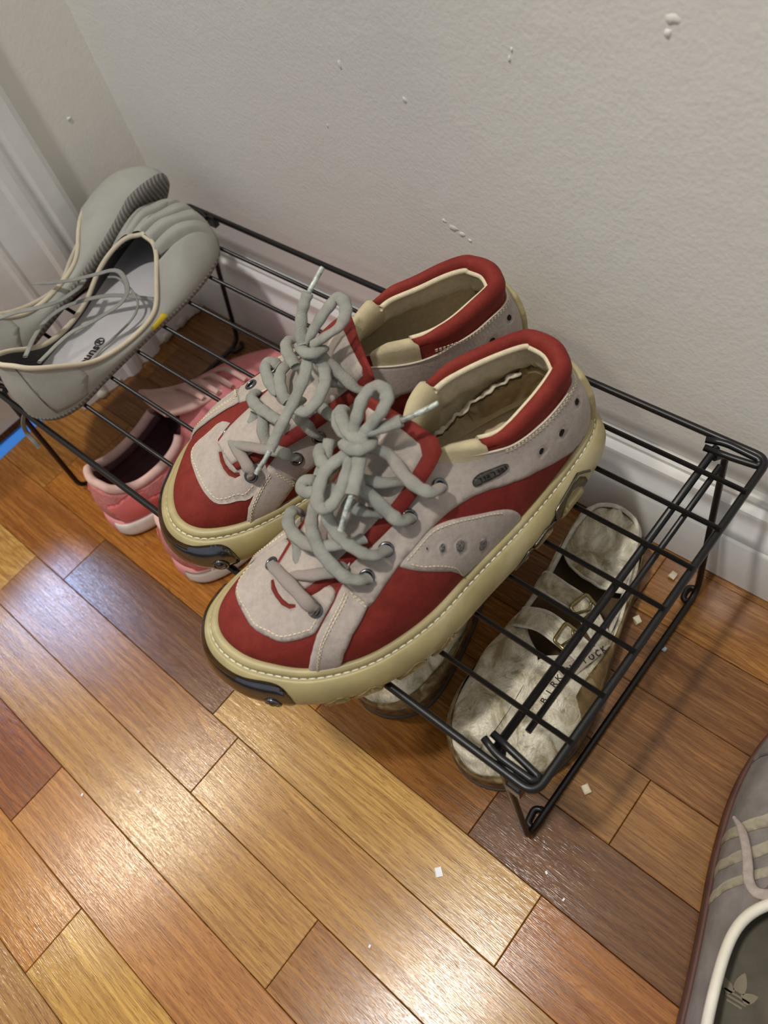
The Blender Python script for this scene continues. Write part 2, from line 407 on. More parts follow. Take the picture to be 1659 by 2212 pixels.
# ---------------------------------------------------------------- wire shoe rack
M_BLACK = surf('black_coated_wire', (15, 15, 17), rough=.34, var=.15, vscale=200, spec=.5)
H = .1693; XR, XL = .300, -.305; YB = .2676
rack = empty('shoe_rack', (0, .13, 0)); tag(rack, 'low black wire shoe rack standing against the white wall', 'shoe rack')
RO = np.array([0, .13, 0])
def wire(name, P, r, parent=rack, seg=10, fillet=0.0, closed=False):
    P = np.array(P, float) - RO
    if fillet: P = bez_fillet(P, fillet)
    return MB().tube(P, r, seg=seg, closed=closed).build(name, M_BLACK, parent)
RAIL = .0027; WIR = .0018
frame_pts = [(XL, 0, H), (XR, 0, H), (XR, YB, H), (XL, YB, H)]
loop = []
for i in range(4):
    a = np.array(frame_pts[i - 1]); b = np.array(frame_pts[i]); c = np.array(frame_pts[(i + 1) % 4]); d = .009
    p0 = b + (a - b) / np.linalg.norm(a - b) * d; p1 = b + (c - b) / np.linalg.norm(c - b) * d
    for t in np.linspace(0, 1, 7): loop.append((1 - t) ** 2 * p0 + 2 * t * (1 - t) * b + t * t * p1)
wire('frame_rail', loop, RAIL, closed=True)
for k in range(7):
    y = .2351 - k * .03332
    wire('shelf_wire', [(XL - .001, y, H + RAIL + WIR * .4), (XR + .001, y, H + RAIL + WIR * .4)], WIR)
for sx, xh in ((1, .2675), (-1, -.2725)):
    wire('hinge_bar', [(xh, .008, H - .003), (xh, YB - .006, H - .003)], .0027)
    xb = xh + sx * .0085
    wire('stop_bar', [(xb, .028, H - .006), (xb, .2514, H - .006)], .0021)
    xf = .2865 if sx > 0 else -.285
    for y, yf in ((.0075, .001), (YB - .0055, .243)):
        sgn = 1 if y < .1 else -1
        # hinge loop: flat bent wire beside the rail
        wire('hinge_loop', [(xh - sx * .008, y + sgn * .001, H + .001), (xh + sx * .004, y - sgn * .0025, H + .0015), (xh + sx * .028, y - sgn * .002, H + .0005), (xh + sx * .030, y + sgn * .002, H - .001), (xh + sx * .012, y + sgn * .0045, H - .001), (xh - sx * .006, y + sgn * .0065, H)], .0024, fillet=.005)
    # folding leg: one bent wire, foot to foot
    wire('leg_frame', [(xh + sx * .002, .012, H - .006), (xh + sx * .006, .004, H - .010), (xf, .0, .004), (xf, .243, .004), (xh + sx * .006, YB - .002, H - .010), (xh + sx * .002, YB - .012, H - .006)], .0026, fillet=.014)
    for y in (.004, .226):
        wire('foot_loop', [(xf, y + .004, .004), (xf + sx * -.006, y + .004, .0035), (xf - sx * .008, y + .016, .003), (xf - sx * .002, y + .019, .003)], .0024, fillet=.004)
# corner clips of the right end
MB().box(np.array((.283, -.0045, H - .0165)) - RO, np.array((.2925, .005, H - .0035)) - RO, .001).build('corner_clip', M_BLACK, rack, False)
MB().box(np.array((-.268, YB - .005, H - .010)) - RO, np.array((-.258, YB + .001, H + .002)) - RO, .001).build('corner_clip', M_BLACK, rack, False)
# ---------------------------------------------------------------- shoe last (numbers only)
def cspline(P):
    """closed cubic spline through the rows of P; returns f(q), q in [0,n)"""
    P = np.asarray(P, float); n = len(P)
    A = np.zeros((n, n)); B = np.zeros_like(P)
    for i in range(n):
        A[i, i] = 4; A[i, (i - 1) % n] = 1; A[i, (i + 1) % n] = 1
        B[i] = 3 * (P[(i + 1) % n] - P[(i - 1) % n])
    D = np.linalg.solve(A, B)
    def f(q):
        q = np.asarray(q, float) % n
        i = np.floor(q).astype(int) % n; t = (q - np.floor(q))[..., None]; j = (i + 1) % n
        a, b, da, db = P[i], P[j], D[i], D[j]
        return a + da * t + (3 * (b - a) - 2 * da - db) * t ** 2 + (2 * (a - b) + da + db) * t ** 3
    return f

class Last:
    """upper of a shoe: side walls from the sole line (h=0) to rim or ridge (h=1); q runs heel(0) - outer side - toe(n/2) - inner side"""
    def __init__(self, outer, inner, zb, bulge=3.0, mirror=False, k1=.55, k2=.45):
        rows = list(outer) + list(reversed(inner))          # outer has n/2+1 rows (heel..toe), inner n/2-1 rows (near heel .. near toe)
        R = np.array(rows, float); self.n = len(R); self.half = len(outer) - 1
        self.m = -1.0 if mirror else 1.0
        self.f = cspline(R); self.zb = zb; self.bulge = bulge; self.k1 = k1; self.k2 = k2
        q = np.linspace(0, self.n, 721)[:-1]; o = self.f(q)[:, :2]
        self.c = o.mean(0)
    def outline(self, q):
        e = 1e-3; o = self.f(q)[..., :2]; t = self.f(np.asarray(q) + e)[..., :2] - self.f(np.asarray(q) - e)[..., :2]
        t /= np.linalg.norm(t, axis=-1, keepdims=True) + 1e-12
        n = np.stack([-t[..., 1], t[..., 0]], -1)
        return o, n                                          # n points outwards (outline runs heel->outer(+y)->toe: clockwise)
    def raw(self, q, h):
        q = np.asarray(q, float); h = np.asarray(h, float)
        r = self.f(q); o, n = self.outline(q)
        zb = self.zb(o[..., 0]); w = np.clip(r[..., 5], 0, 1)[..., None]
        P0 = np.concatenate([o, zb[..., None]], -1); T = r[..., 2:5]
        dz = (T[..., 2] - P0[..., 2])[..., None]
        up = np.zeros_like(P0); up[..., 2] = 1
        N = np.concatenate([n, np.zeros_like(n[..., :1])], -1)
        P1 = P0 + up * dz * self.k1 + N * self.bulge
        hor = P0 - T; hor[..., 2] = 0
        P2 = T + w * (hor * self.k2) + (1 - w) * (-up * dz * .30 + N * 1.0)
        t = h[..., None]
        return (1 - t) ** 3 * P0 + 3 * (1 - t) ** 2 * t * P1 + 3 * (1 - t) * t * t * P2 + t ** 3 * T
    def pos(self, q, h, off=0.0):
        q = np.asarray(q, float); h = np.asarray(h, float)
        p = self.raw(q, h); e = 2e-3
        du = self.raw(q + e, h) - self.raw(q - e, h)
        hh = np.clip(h, e, 1 - e); dv = self.raw(q, hh + e) - self.raw(q, hh - e)
        nn = np.cross(dv, du)
        nn /= np.linalg.norm(nn, axis=-1, keepdims=True) + 1e-12
        p = p + nn * (np.asarray(off, float) * 1000)[..., None]
        p = p * np.array([1, self.m, 1.0])
        return p * 1e-3
    def side(self, k, outer=True):
        return k if outer else self.n - k

RED_OUT = [(8,0,22,0,87,0),(11,14,26,13,86,0),(20,24,33,20,87,0),(40,33,50,26,86,0),(65,41,68,30,84,0),(90,48,88,33,84,0),(112,53,108,28,88,.1),
 (132,57,126,18,92,.5),(152,61.5,145,4,92,1),(175,66.6,165,5,85,1),(199,68,190,8,76,1),(222,65.5,212,12,68,1),(241,58.5,228,14,62,1),(257,49,241,14,57,1),(270,36,251,12,53,1),(281,21,257,8,50,1),(286.5,1,260,5,48,1)]
RED_IN = [(10.5,-13,25,-14,88,0),(19,-23,32,-22,89,0),(37,-29,49,-27,90,0),(62,-33,68,-31,90,0),(88,-34,88,-32,91,0),(110,-33.5,108,-26,94,.1),
 (131,-32.5,126,-13,95,.5),(152,-32,145,4,92,1),(174,-32.5,165,5,85,1),(197,-33,190,8,76,1),(220,-33.5,212,11,68,1),(240,-32,228,13,62,1),(256,-29,241,13,57,1),(271,-23,251,11,53,1),(281.5,-14.5,257,7,50,1)]
def red_zb(x): return 25.0 + 3.5 * np.clip((x - 225) / 60, 0, 1) ** 2 + 1.5 * np.clip((60 - x) / 60, 0, 1)
def lean(rows, dy): return [(a, b, c, d - dy * min(1, w + .15 * (w > 0)), z, w) for a, b, c, d, z, w in rows]
RED_OUT2, RED_IN2 = lean(RED_OUT, 11), lean(RED_IN, 11)      # the inner shoe of the pair leans inwards over its lacing
LACE_A = [
   [(237.6, -6.0, 57.0), (237.5, 6.8, 66.0), (235.2, 27.0, 69.0), (233.7, 39.0, 66.0), (232.1, 38.3, 56.0)] ,
   [(198.0, 45.9, 67.0), (203.6, 46.2, 72.0), (208.9, 41.9, 76.0), (211.3, 33.1, 80.0), (211.9, 23.0, 84.0), (210.1, 14.8, 88.0), (206.8, 9.2, 92.0), (201.5, 5.4, 96.0), (195.0, 1.9, 101.0), (188.8, -1.5, 105.0), (183.4, -5.4, 107.0)] ,
   [(180.4, 41.2, 74.0), (188.1, 44.9, 81.0), (193.4, 42.6, 85.0), (197.1, 35.7, 88.0), (199.0, 27.1, 90.0), (199.2, 17.9, 93.0), (197.2, 12.9, 97.0), (191.8, 9.7, 102.0), (184.9, 6.9, 106.0)] ,
   [(159.4, 37.8, 82.0), (167.3, 40.7, 90.0), (170.7, 34.0, 95.0), (172.9, 24.0, 101.0), (175.8, 18.6, 106.0), (174.0, 13.1, 109.0), (169.0, 7.0, 111.0)] ,
   [(136.6, 36.5, 89.0), (144.8, 41.3, 97.0), (149.9, 36.8, 101.0), (152.2, 26.6, 105.0), (151.9, 14.0, 109.0), (156.8, 7.2, 113.0), (160.5, 4.1, 115.0)] ,
   [(206.0, -19.1, 66.0), (208.0, -18.5, 72.0), (211.0, -17.3, 75.0), (216.3, -11.0, 77.0), (218.2, -0.5, 79.0), (216.2, 11.4, 81.0), (211.4, 19.9, 83.0), (204.2, 25.2, 84.0), (196.2, 30.5, 84.0), (188.0, 30.3, 80.0)] ,
   [(216.2, -1.9, 76.0), (218.8, 2.5, 72.0), (224.0, 12.0, 67.0), (228.7, 26.1, 60.0)] ,
   [(233.9, 5.3, 60.0), (226.8, 20.2, 68.0), (218.0, 28.4, 71.0), (209.4, 33.0, 72.0), (204.7, 32.1, 70.0)] ,
   [(185.5, 13.2, 96.0), (181.1, 23.8, 94.0), (172.6, 27.7, 88.0)] ,
   [(171.8, 12.0, 103.0), (162.9, 20.9, 101.0), (150.1, 23.7, 94.0)] ,
   [(193.2, -3.1, 93.0), (194.8, -8.4, 90.0), (199.1, -16.1, 86.0), (197.4, -22.0, 86.0), (192.5, -19.9, 88.0), (190.7, -17.5, 86.0)] ,
   [(176.0, -26.9, 94.0), (176.7, -27.5, 98.0), (181.0, -20.9, 100.0), (182.5, -11.4, 103.0), (180.0, -2.5, 106.0)] ,
   [(151.3, -38.4, 103.0), (155.0, -36.5, 106.0), (160.1, -30.4, 109.0), (163.6, -19.8, 112.0), (163.5, -9.9, 115.0), (161.5, -0.8, 117.0)] ,
   [(170.2, -27.0, 100.0), (178.8, -19.6, 97.0), (187.6, -13.6, 93.0)] ,
   [(161.7, -1.9, 117.0), (159.5, -6.7, 121.0), (155.0, -8.3, 127.0), (148.9, -10.4, 133.0), (142.6, -10.1, 137.0), (138.5, -7.3, 139.0), (137.5, -1.8, 139.0), (140.5, 2.9, 137.0), (146.2, 4.2, 133.0), (151.9, 2.2, 127.0), (157.2, 0.9, 122.0), (160.8, 0.9, 118.0)] ,
   [(165.8, 2.1, 116.0), (173.2, 0.8, 115.0), (179.7, 0.5, 114.0), (187.0, 1.7, 113.0), (194.8, 7.3, 111.0), (200.0, 14.1, 110.0), (198.9, 19.4, 109.0), (193.3, 19.1, 109.0), (185.1, 14.9, 110.0), (177.6, 9.8, 112.0), (171.4, 5.3, 115.0), (164.9, 3.0, 117.0)] ,
   [(162.7, 1.5, 119.0), (156.8, 1.2, 122.0), (151.2, 5.1, 124.0), (144.4, 10.2, 127.0), (139.3, 13.3, 129.0)] ,
   [(163.8, 3.7, 118.0), (170.7, 13.5, 117.0), (177.6, 19.9, 115.0), (183.3, 24.7, 113.0)] ,
   [(167.9, -8.3, 114.0), (168.9, 0.6, 119.0), (167.2, 6.6, 121.0), (162.9, 8.8, 121.0), (157.3, 6.2, 118.0), (155.7, -0.8, 114.0)] ,
   [(157.2, -30.0, 112.0), (161.3, -18.0, 116.0), (163.1, -6.2, 119.0), (162.3, 2.6, 121.0), (160.8, 6.2, 119.0)] ,
]
TIP_A = [
   [(139.8, 13.2, 129.0), (130.2, 17.0, 131.0), (119.3, 20.3, 133.0)] ,
   [(182.4, 23.8, 113.0), (188.5, 26.5, 109.0), (198.4, 31.5, 101.0)] ,
]
LACE_B = [
   [(228.5, -18.9, 54.8), (229.6, -5.2, 64.5), (230.2, 15.5, 68.6), (230.9, 25.5, 66.1), (231.0, 21.2, 55.9)] ,
   [(201.6, 38.2, 68.9), (205.2, 40.1, 77.0), (209.3, 35.2, 79.8), (214.4, 28.2, 78.4), (220.6, 17.1, 73.8), (226.7, 5.9, 69.1), (229.3, -5.3, 62.5)] ,
   [(183.1, 37.8, 75.0), (185.7, 38.5, 83.1), (187.3, 33.5, 88.8), (188.8, 29.5, 92.6), (189.1, 22.2, 95.2)] ,
   [(143.8, 37.3, 91.3), (150.2, 39.5, 99.3), (153.9, 31.8, 105.9), (157.5, 21.3, 112.4), (159.9, 17.0, 117.1)] ,
   [(167.8, 42.7, 85.4), (171.2, 43.6, 91.4), (172.9, 39.2, 93.2), (173.5, 29.4, 90.7)] ,
   [(162.6, 16.7, 117.1), (161.6, 20.2, 115.3), (162.1, 24.9, 113.5), (165.3, 31.0, 111.8), (168.3, 34.5, 111.0), (176.2, 39.8, 109.2), (184.8, 41.0, 107.2), (187.9, 36.5, 106.0), (187.0, 30.5, 104.7), (182.5, 26.5, 102.5)] ,
   [(163.9, 23.3, 103.4), (160.2, 28.3, 102.7), (155.3, 28.9, 96.8)] ,
   [(164.8, 13.6, 118.9), (169.3, 18.4, 118.2), (174.0, 23.7, 116.4), (184.8, 30.3, 111.7), (196.4, 34.2, 104.8), (208.0, 38.3, 98.0), (214.9, 40.6, 93.0)] ,
   [(164.3, 6.3, 120.6), (161.9, 0.9, 125.3), (156.0, -4.4, 133.1), (151.1, -6.2, 139.0), (147.2, -7.8, 142.0)] ,
   [(162.1, 4.7, 120.5), (156.0, 5.1, 125.6), (148.0, 3.8, 130.5), (140.0, 3.7, 135.6), (134.6, 4.6, 138.7), (133.2, 10.3, 139.0), (135.6, 15.8, 137.2), (140.0, 19.3, 135.4), (144.8, 19.7, 132.4), (153.1, 14.8, 126.1), (160.1, 10.1, 120.8)] ,
   [(164.9, 0.3, 116.2), (166.9, 10.1, 120.8), (165.6, 17.2, 123.1), (160.6, 18.4, 122.2), (155.0, 14.5, 118.0)] ,
   [(174.3, 10.3, 111.7), (173.3, -2.4, 109.1), (171.0, -13.4, 105.5), (167.2, -21.3, 102.1), (162.7, -23.7, 99.0)] ,
   [(172.8, -12.6, 94.5), (181.4, -6.0, 96.8), (186.1, 1.6, 97.2), (189.2, 11.5, 96.7), (189.0, 17.5, 96.0)] ,
   [(178.5, -20.2, 88.1), (180.7, -24.3, 89.8), (185.2, -25.3, 89.8), (188.6, -17.0, 91.2), (190.9, -1.3, 93.0), (189.7, 5.8, 93.4)] ,
   [(198.2, -23.1, 73.8), (202.2, -20.1, 76.9), (204.9, -14.0, 80.2), (204.9, -2.3, 83.8), (202.3, 9.8, 86.5), (199.3, 20.9, 88.1)] ,
   [(207.8, -4.8, 76.7), (214.2, -1.8, 70.8), (220.7, 8.6, 65.3)] ,
   [(204.7, 3.4, 81.1), (210.5, 10.9, 75.5), (212.9, 21.2, 70.0)] ,
   [(164.2, 2.8, 115.4), (165.4, 11.1, 116.8), (165.3, 14.9, 115.0)] ,
]
TIP_B = [
   [(147.5, -7.1, 142.0), (140.2, -9.5, 145.9), (132.4, -12.8, 148.8)] ,
   [(214.7, 40.8, 93.0), (221.6, 42.7, 89.1), (229.3, 42.8, 83.1)] ,
]
# ---------------------------------------------------------------- red shoes
def leather(name, rgb, rgb2, rough=.75, scuff=.5, spec=.3):
    """nubuck: cloudy colour with worn lighter blotches and tiny grain"""
    m, nt, b = nodes(name); L = nt.links
    tc = N(nt, 'ShaderNodeTexCoord')
    n1 = N(nt, 'ShaderNodeTexNoise', i_Scale=38.0, i_Detail=6.0, i_Roughness=.65, i_Distortion=.4); L.new(tc.outputs['Object'], n1.inputs['Vector'])
    n2 = N(nt, 'ShaderNodeTexNoise', i_Scale=260.0, i_Detail=4.0, i_Roughness=.7); L.new(tc.outputs['Object'], n2.inputs['Vector'])
    f = ramp(nt, n1.outputs['Fac'], [(.38, BW(0)), (.72, BW(scuff))])
    c = mixc(nt, f, lin(rgb), lin(rgb2))
    c = mixc(nt, ramp(nt, n2.outputs['Fac'], [(.35, BW(.25)), (.6, BW(0))]), c, tuple(x * .5 for x in lin(rgb)[:3]) + (1,))
    L.new(c, b.inputs['Base Color']); b.inputs['Roughness'].default_value = rough; b.inputs['Specular IOR Level'].default_value = spec
    n3 = N(nt, 'ShaderNodeTexNoise', i_Scale=900.0, i_Detail=2.0); L.new(tc.outputs['Object'], n3.inputs['Vector'])
    mx = N(nt, 'ShaderNodeMath', operation='MULTIPLY_ADD'); L.new(n1.outputs['Fac'], mx.inputs[0]); mx.inputs[1].default_value = 2.5; L.new(n3.outputs['Fac'], mx.inputs[2])
    bp = N(nt, 'ShaderNodeBump', i_Strength=.3, i_Distance=.0006); L.new(mx.outputs[0], bp.inputs['Height']); L.new(bp.outputs[0], b.inputs['Normal'])
    return m
M_RED = leather('red_nubuck', (116, 33, 27), (152, 60, 44))
M_GREY = leather('grey_beige_nubuck', (176, 164, 155), (194, 183, 173), .8, .6, .25)
M_EDGE = surf('cut_leather_edge', (226, 214, 192), rough=.8, var=.1)
M_CREAM = leather('cream_lining', (216, 203, 172), (230, 219, 192), .7, .6)
M_GORE = surf('elastic_gore', (190, 177, 142), rough=.85, var=.06, bump=.5, bscale=1500)
M_INSOLE = surf('worn_insole', (232, 221, 198), rough=.85, var=.1, vscale=50, rgb2=(204, 184, 150), patch=22, bump=.4, bscale=250)
M_TANB = surf('bare_tan_board', (186, 162, 122), rough=.85, var=.22, vscale=60, rgb2=(212, 194, 156), patch=45, bump=.6, bscale=200)
M_SOLE = surf('yellowed_rubber', (170, 156, 110), rough=.42, var=.1, vscale=40, rgb2=(186, 174, 134), patch=20, bump=.08, bscale=120)
M_LUG = surf('yellowed_rubber_lug', (168, 152, 106), rough=.5, var=.12, vscale=60)
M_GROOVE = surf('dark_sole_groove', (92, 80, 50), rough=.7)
M_STEEL = surf('dull_chrome', (118, 121, 127), rough=.2, metal=1.0, var=.08, vscale=90, bump=.05, bscale=80)
M_DKSTEEL = surf('dark_nickel', (108, 104, 96), rough=.26, metal=1.0, var=.15, vscale=120)
M_DARK = surf('dark_hole', (16, 14, 14), rough=.9)
M_MESHD = surf('silver_mesh', (150, 148, 146), rough=.45, metal=.6, var=.6, vscale=900, bump=.8, bscale=1400)
M_LACE = surf('grey_lace', (146, 147, 139), rough=.9, var=.12, vscale=90, rgb2=(152, 141, 134), patch=14, bump=.9, bscale=1600, bdist=.0006)
M_TIP = surf('lace_tip_plastic', (190, 198, 190), rough=.3, var=.3, vscale=300, rgb2=(120, 125, 118), patch=200)
M_THREAD = surf('stitch_thread', (222, 208, 180), rough=.8, var=.1)
M_THREAD2 = surf('welt_thread', (236, 230, 206), rough=.7, var=.08)

def bulge_at(x): return 10.0 + 4.0 * np.clip((x - 225) / 55, 0, 1) ** 1.2
SOLE_F = np.array([-1.5, -.4, .55, .98, 1.2, 1.22, 1.06, .78, .60, .47, .41, .43, .37, .2, .0, -.12])
SOLE_Z = np.array([0, 0, 0, 1.2, 6, 12, 18.2, 22.6, 24.0, 23.6, 24.0, 25.6, 27.3, 28.3, 28.0, 25.5])
class Sole:
    def __init__(s, last): s.l = last
    def at(s, q, t, off=0.0):
        """t runs over the profile index"""
        q = np.asarray(q, float); t = np.asarray(t, float); o, n = s.l.outline(q)
        i = np.arange(len(SOLE_F)); f = np.interp(t, i, SOLE_F); z = np.interp(t, i, SOLE_Z)
        e = .05; df = np.interp(t + e, i, SOLE_F) - np.interp(t - e, i, SOLE_F); dz = np.interp(t + e, i, SOLE_Z) - np.interp(t - e, i, SOLE_Z)
        b = bulge_at(o[..., 0]); lift = (s.l.zb(o[..., 0]) - 25.0) * np.clip((z - 14) / 10, 0, 1) + 2.5 * np.clip((o[..., 0] - 225) / 70, 0, 1) ** 2
        tn = np.stack([df * b, dz], -1); tn /= np.linalg.norm(tn, axis=-1, keepdims=True) + 1e-9
        off = np.asarray(off, float) * 1000
        nr = tn[..., 1] * off; nz = -tn[..., 0] * off
        xy = o + n * (f * b + nr)[..., None]
        p = np.concatenate([xy, (z + lift + nz)[..., None]], -1)
        return p * np.array([1, s.l.m, 1]) * 1e-3

class PlanTop:
    """height of the forefoot over the plan (x, y in mm of the unmirrored shoe)"""
    def __init__(s, last):
        s.l = last; q = np.linspace(6, last.n - 6, 420); h = np.linspace(0, 1, 120)
        Q, Hh = np.meshgrid(q, h, indexing='ij'); P = last.raw(Q, Hh).reshape(-1, 3)
        s.x0, s.y0 = 80, -60; W, Ht = 215, 150; G = np.full((W, Ht), -1.0)
        ix = np.clip(np.round(P[:, 0] - s.x0).astype(int), 0, W - 1); iy = np.clip(np.round(P[:, 1] - s.y0).astype(int), 0, Ht - 1)
        np.maximum.at(G, (ix, iy), P[:, 2])
        for _ in range(40):
            bad = G < 0
            if not bad.any(): break
            acc = np.zeros_like(G); cnt = np.zeros_like(G)
            for dx, dy in ((1, 0), (-1, 0), (0, 1), (0, -1)):
                R = np.roll(np.roll(G, dx, 0), dy, 1); ok = R >= 0; acc += np.where(ok, R, 0); cnt += ok
            G = np.where(bad & (cnt > 0), acc / np.maximum(cnt, 1), G)
        for _ in range(3):
            G = (G + np.roll(G, 1, 0) + np.roll(G, -1, 0) + np.roll(G, 1, 1) + np.roll(G, -1, 1)) / 5
        s.G = G
    def z(s, x, y):
        u = np.clip(np.asarray(x, float) - s.x0, 1, s.G.shape[0] - 3); v = np.clip(np.asarray(y, float) - s.y0, 1, s.G.shape[1] - 3)
        i = u.astype(int); j = v.astype(int); a = u - i; b = v - j; G = s.G
        return G[i, j] * (1 - a) * (1 - b) + G[i + 1, j] * a * (1 - b) + G[i, j + 1] * (1 - a) * b + G[i + 1, j + 1] * a * b
    def at(s, x, y, off=0.0):
        e = 1.5; z = s.z(x, y); gx = (s.z(x + e, y) - s.z(x - e, y)) / (2 * e); gy = (s.z(x, y + e) - s.z(x, y - e)) / (2 * e)
        nn = np.stack([-gx, -gy, np.ones_like(z)], -1); nn /= np.linalg.norm(nn, axis=-1, keepdims=True)
        P = np.stack([x, y, z], -1) + nn * (np.asarray(off, float) * 1000)[..., None]
        return P * np.array([1, s.l.m, 1]) * 1e-3

def stitches(mb, P, U, pitch=.0027, length=.0018, r=.00042, sink=0.0):
    """a row of thread dashes along the 3-D path P with normals U"""
    P = np.asarray(P, float); U = np.asarray(U, float); s = np.concatenate([[0], np.cumsum(np.linalg.norm(np.diff(P, axis=0), axis=1))])
    at = lambda a, A: np.stack([np.interp(a, s, A[:, i]) for i in range(3)], -1)
    t = pitch * .5
    while t + length < s[-1]:
        a = np.array([t, t + length * .5, t + length]); p = at(a, P); u = at(a, U); u /= np.linalg.norm(u, axis=1, keepdims=True)
        p = p + u * np.array([[-.0001], [r * .9], [-.0001]]) - u * sink
        mb.tube(p, r, r * .8, seg=5); t += pitch

def ring(mb, c, nrm, R, r, seg=20, tseg=8, dome=0.0):
    c = np.asarray(c, float); nrm = np.asarray(nrm, float); nrm /= np.linalg.norm(nrm)
    u = np.cross(nrm, [0.3, 0.9, 0.1]); u /= np.linalg.norm(u); v = np.cross(nrm, u); a = np.linspace(0, 2 * math.pi, seg, endpoint=False)
    mb.tube([c + (u * math.cos(x) + v * math.sin(x)) * R for x in a], r, seg=tseg, closed=True)
def disc(mb, c, nrm, R, dome=0.0, seg=18, rings=4):
    c = np.asarray(c, float); nrm = np.asarray(nrm, float); nrm /= np.linalg.norm(nrm)
    u = np.cross(nrm, [0.3, 0.9, 0.1]); u /= np.linalg.norm(u); v = np.cross(nrm, u); V = [c + nrm * dome]; F = []
    for k in range(1, rings + 1):
        f = k / rings
        for i in range(seg):
            a = 2 * math.pi * i / seg; V.append(c + (u * math.cos(a) + v * math.sin(a)) * R * f + nrm * dome * (1 - f * f))
    F += [(0, 1 + i, 1 + (i + 1) % seg) for i in range(seg)]
    for k in range(rings - 1):
        for i in range(seg): F.append((1 + k * seg + i, 1 + (k + 1) * seg + i, 1 + (k + 1) * seg + (i + 1) % seg, 1 + k * seg + (i + 1) % seg))
    mb.add(V, F)

# pieces of the upper, as (k, h) along each side: k = 0 heel .. 16 toe tip, h = 0 sole line .. 1 rim or ridge
QUARTER = [(10.75,.655),(10.55,.70),(10.42,.718),(10.1,.752),(9.75,.782),(9.21,.803),(8.68,.806),(8.19,.808),(7.75,.835),(7.5,.862),(7.28,.905),(7.1,.93),(6.57,.938),(5.93,.955),(5.3,.945),(4.7,.90),(4.11,.845),(3.51,.805),(2.93,.79),(2.3,.785),(1.6,.785),(.8,.79),(0,.79),
 (0,.0),(.7,.0),(1.4,.0),(2.1,.0),(2.6,.03),(3.05,.07),(3.87,.233),(4.41,.35),(5.18,.470),(5.92,.525),(6.55,.530),(7.18,.509),(7.7,.494),(8.11,.489),(8.68,.489),(9.06,.492),(9.37,.488),(9.8,.466),(10.19,.433),(10.4,.425)]
STRAP = [(12.86,.0),(12.72,.13),(12.53,.265),(12.3,.37),(12.07,.452),(11.61,.541),(11.18,.600),(10.91,.641),(10.72,.66),(10.37,.443),(10.66,.395),(11.09,.328),(11.53,.2),(11.78,.06),(11.83,.0)]
WINDOW = [(9.36,.495),(8.8,.493),(8.21,.492),(7.78,.468),(7.0,.415),(6.27,.352),(5.85,.30),(5.55,.235),(5.34,.15),(5.2,.05),(5.2,.0),(7.7,.0),(8.02,.153),(8.48,.258),(8.92,.363),(9.2,.44)]
CAP = [(238,-29),(247,-23.6),(257.8,-20.9),(265,-13.1),(267.2,-3.3),(268.1,7.1),(268.1,18),(263.4,28.3),(258.8,36.1),(249.9,41.9),(242.2,45.2),(239,46),(228.9,43),(217,39.5),(217,33),(222,28),(220,18),(221,6),(222,-8),(222,-22),(229,-30)]
SLIT = [(243.5,3.2),(246.3,8),(246.8,14),(246.4,21),(244,26.5),(240.5,28.6),(239.6,27.2),(242.6,24),(243.9,19),(244.2,13),(243.2,8),(242,4)]
EYELETS = [(11.8,.62),(10.11,.583),(9.42,.615),(8.54,.635),(7.38,.681)]
EYELETS_IN = [(12.2,.7),(10.11,.62),(9.42,.64),(8.54,.65),(7.38,.68)]
BADGE = [(5.81 + math.copysign(abs(math.cos(t)) ** .7, math.cos(t)) * .62, .672 + math.copysign(abs(math.sin(t)) ** .75, math.sin(t)) * .056 - .036 * math.cos(t) - .012 * math.cos(t) ** 2) for t in np.linspace(0, 2 * math.pi, 25)[:-1]]
CAP2 = [(241.4,31),(249.8,33),(255.9,31.2),(259.7,23.2),(261.8,10.7),(263.4,-1.3),(262.8,-12.5),(260.5,-18.6),(254.3,-22.6),(246.9,-25),(241.7,-27.7),(233.9,-27.5),(223,-26),(219,-20),(222,-12),(223,0),(222,10),(224,22),(229,31)]
SLIT2 = [(241,8.5),(243.4,2),(244.2,-5),(243.6,-11),(241,-15),(237.2,-16),(236.8,-14),(239.6,-12.2),(241,-8),(241.3,-3),(240.5,2.5),(239,7)]
EYELETS_IN2 = [(11.75,.551),(10.22,.415),(9.42,.443),(8.64,.437),(7.55,.571)]
QUARTER_IN2 = [(11.25,.50),(11.14,.527),(10.77,.571),(10.36,.615),(10.03,.66),(9.73,.69),(8.89,.725),(8.43,.722),(8.16,.718),(7.81,.737),(7.56,.775),(7.3,.803),(6.5,.802),(5.71,.802),(4.93,.815),(4.43,.825),(3.48,.78),(2.78,.78),(1.6,.78),(.8,.79),(0,.79),
 (0,0),(.7,0),(1.4,0),(2.1,0),(2.6,.03),(3.05,.07),(3.87,.2),(4.41,.3),(5.18,.38),(6.5,.40),(7.18,.36),(8.11,.30),(8.68,.27),(9.57,.235),(10.5,.204),(10.9,.33)]
STRAP_IN2 = [(12.75,0),(12.6,.05),(12.29,.25),(11.86,.368),(11.41,.457),(11.12,.51),(10.9,.48),(10.5,.204),(11.0,.111),(11.4,.03),(11.45,0)]
FIRST = dict(dy=0, out=RED_OUT, inn=RED_IN, cap=CAP, slit=SLIT, toe=[(232,37.8),(237.4,-5.3)], eye_in=EYELETS_IN, q_in=None, s_in=None)
SECOND = dict(dy=11, out=RED_OUT2, inn=RED_IN2, cap=CAP2, slit=SLIT2, toe=[(228.5,13.4),(231.2,-20.1)], eye_in=EYELETS_IN2, q_in=QUARTER_IN2, s_in=STRAP_IN2)
KS = (.0215, .085)     # metres per unit of (k, h)

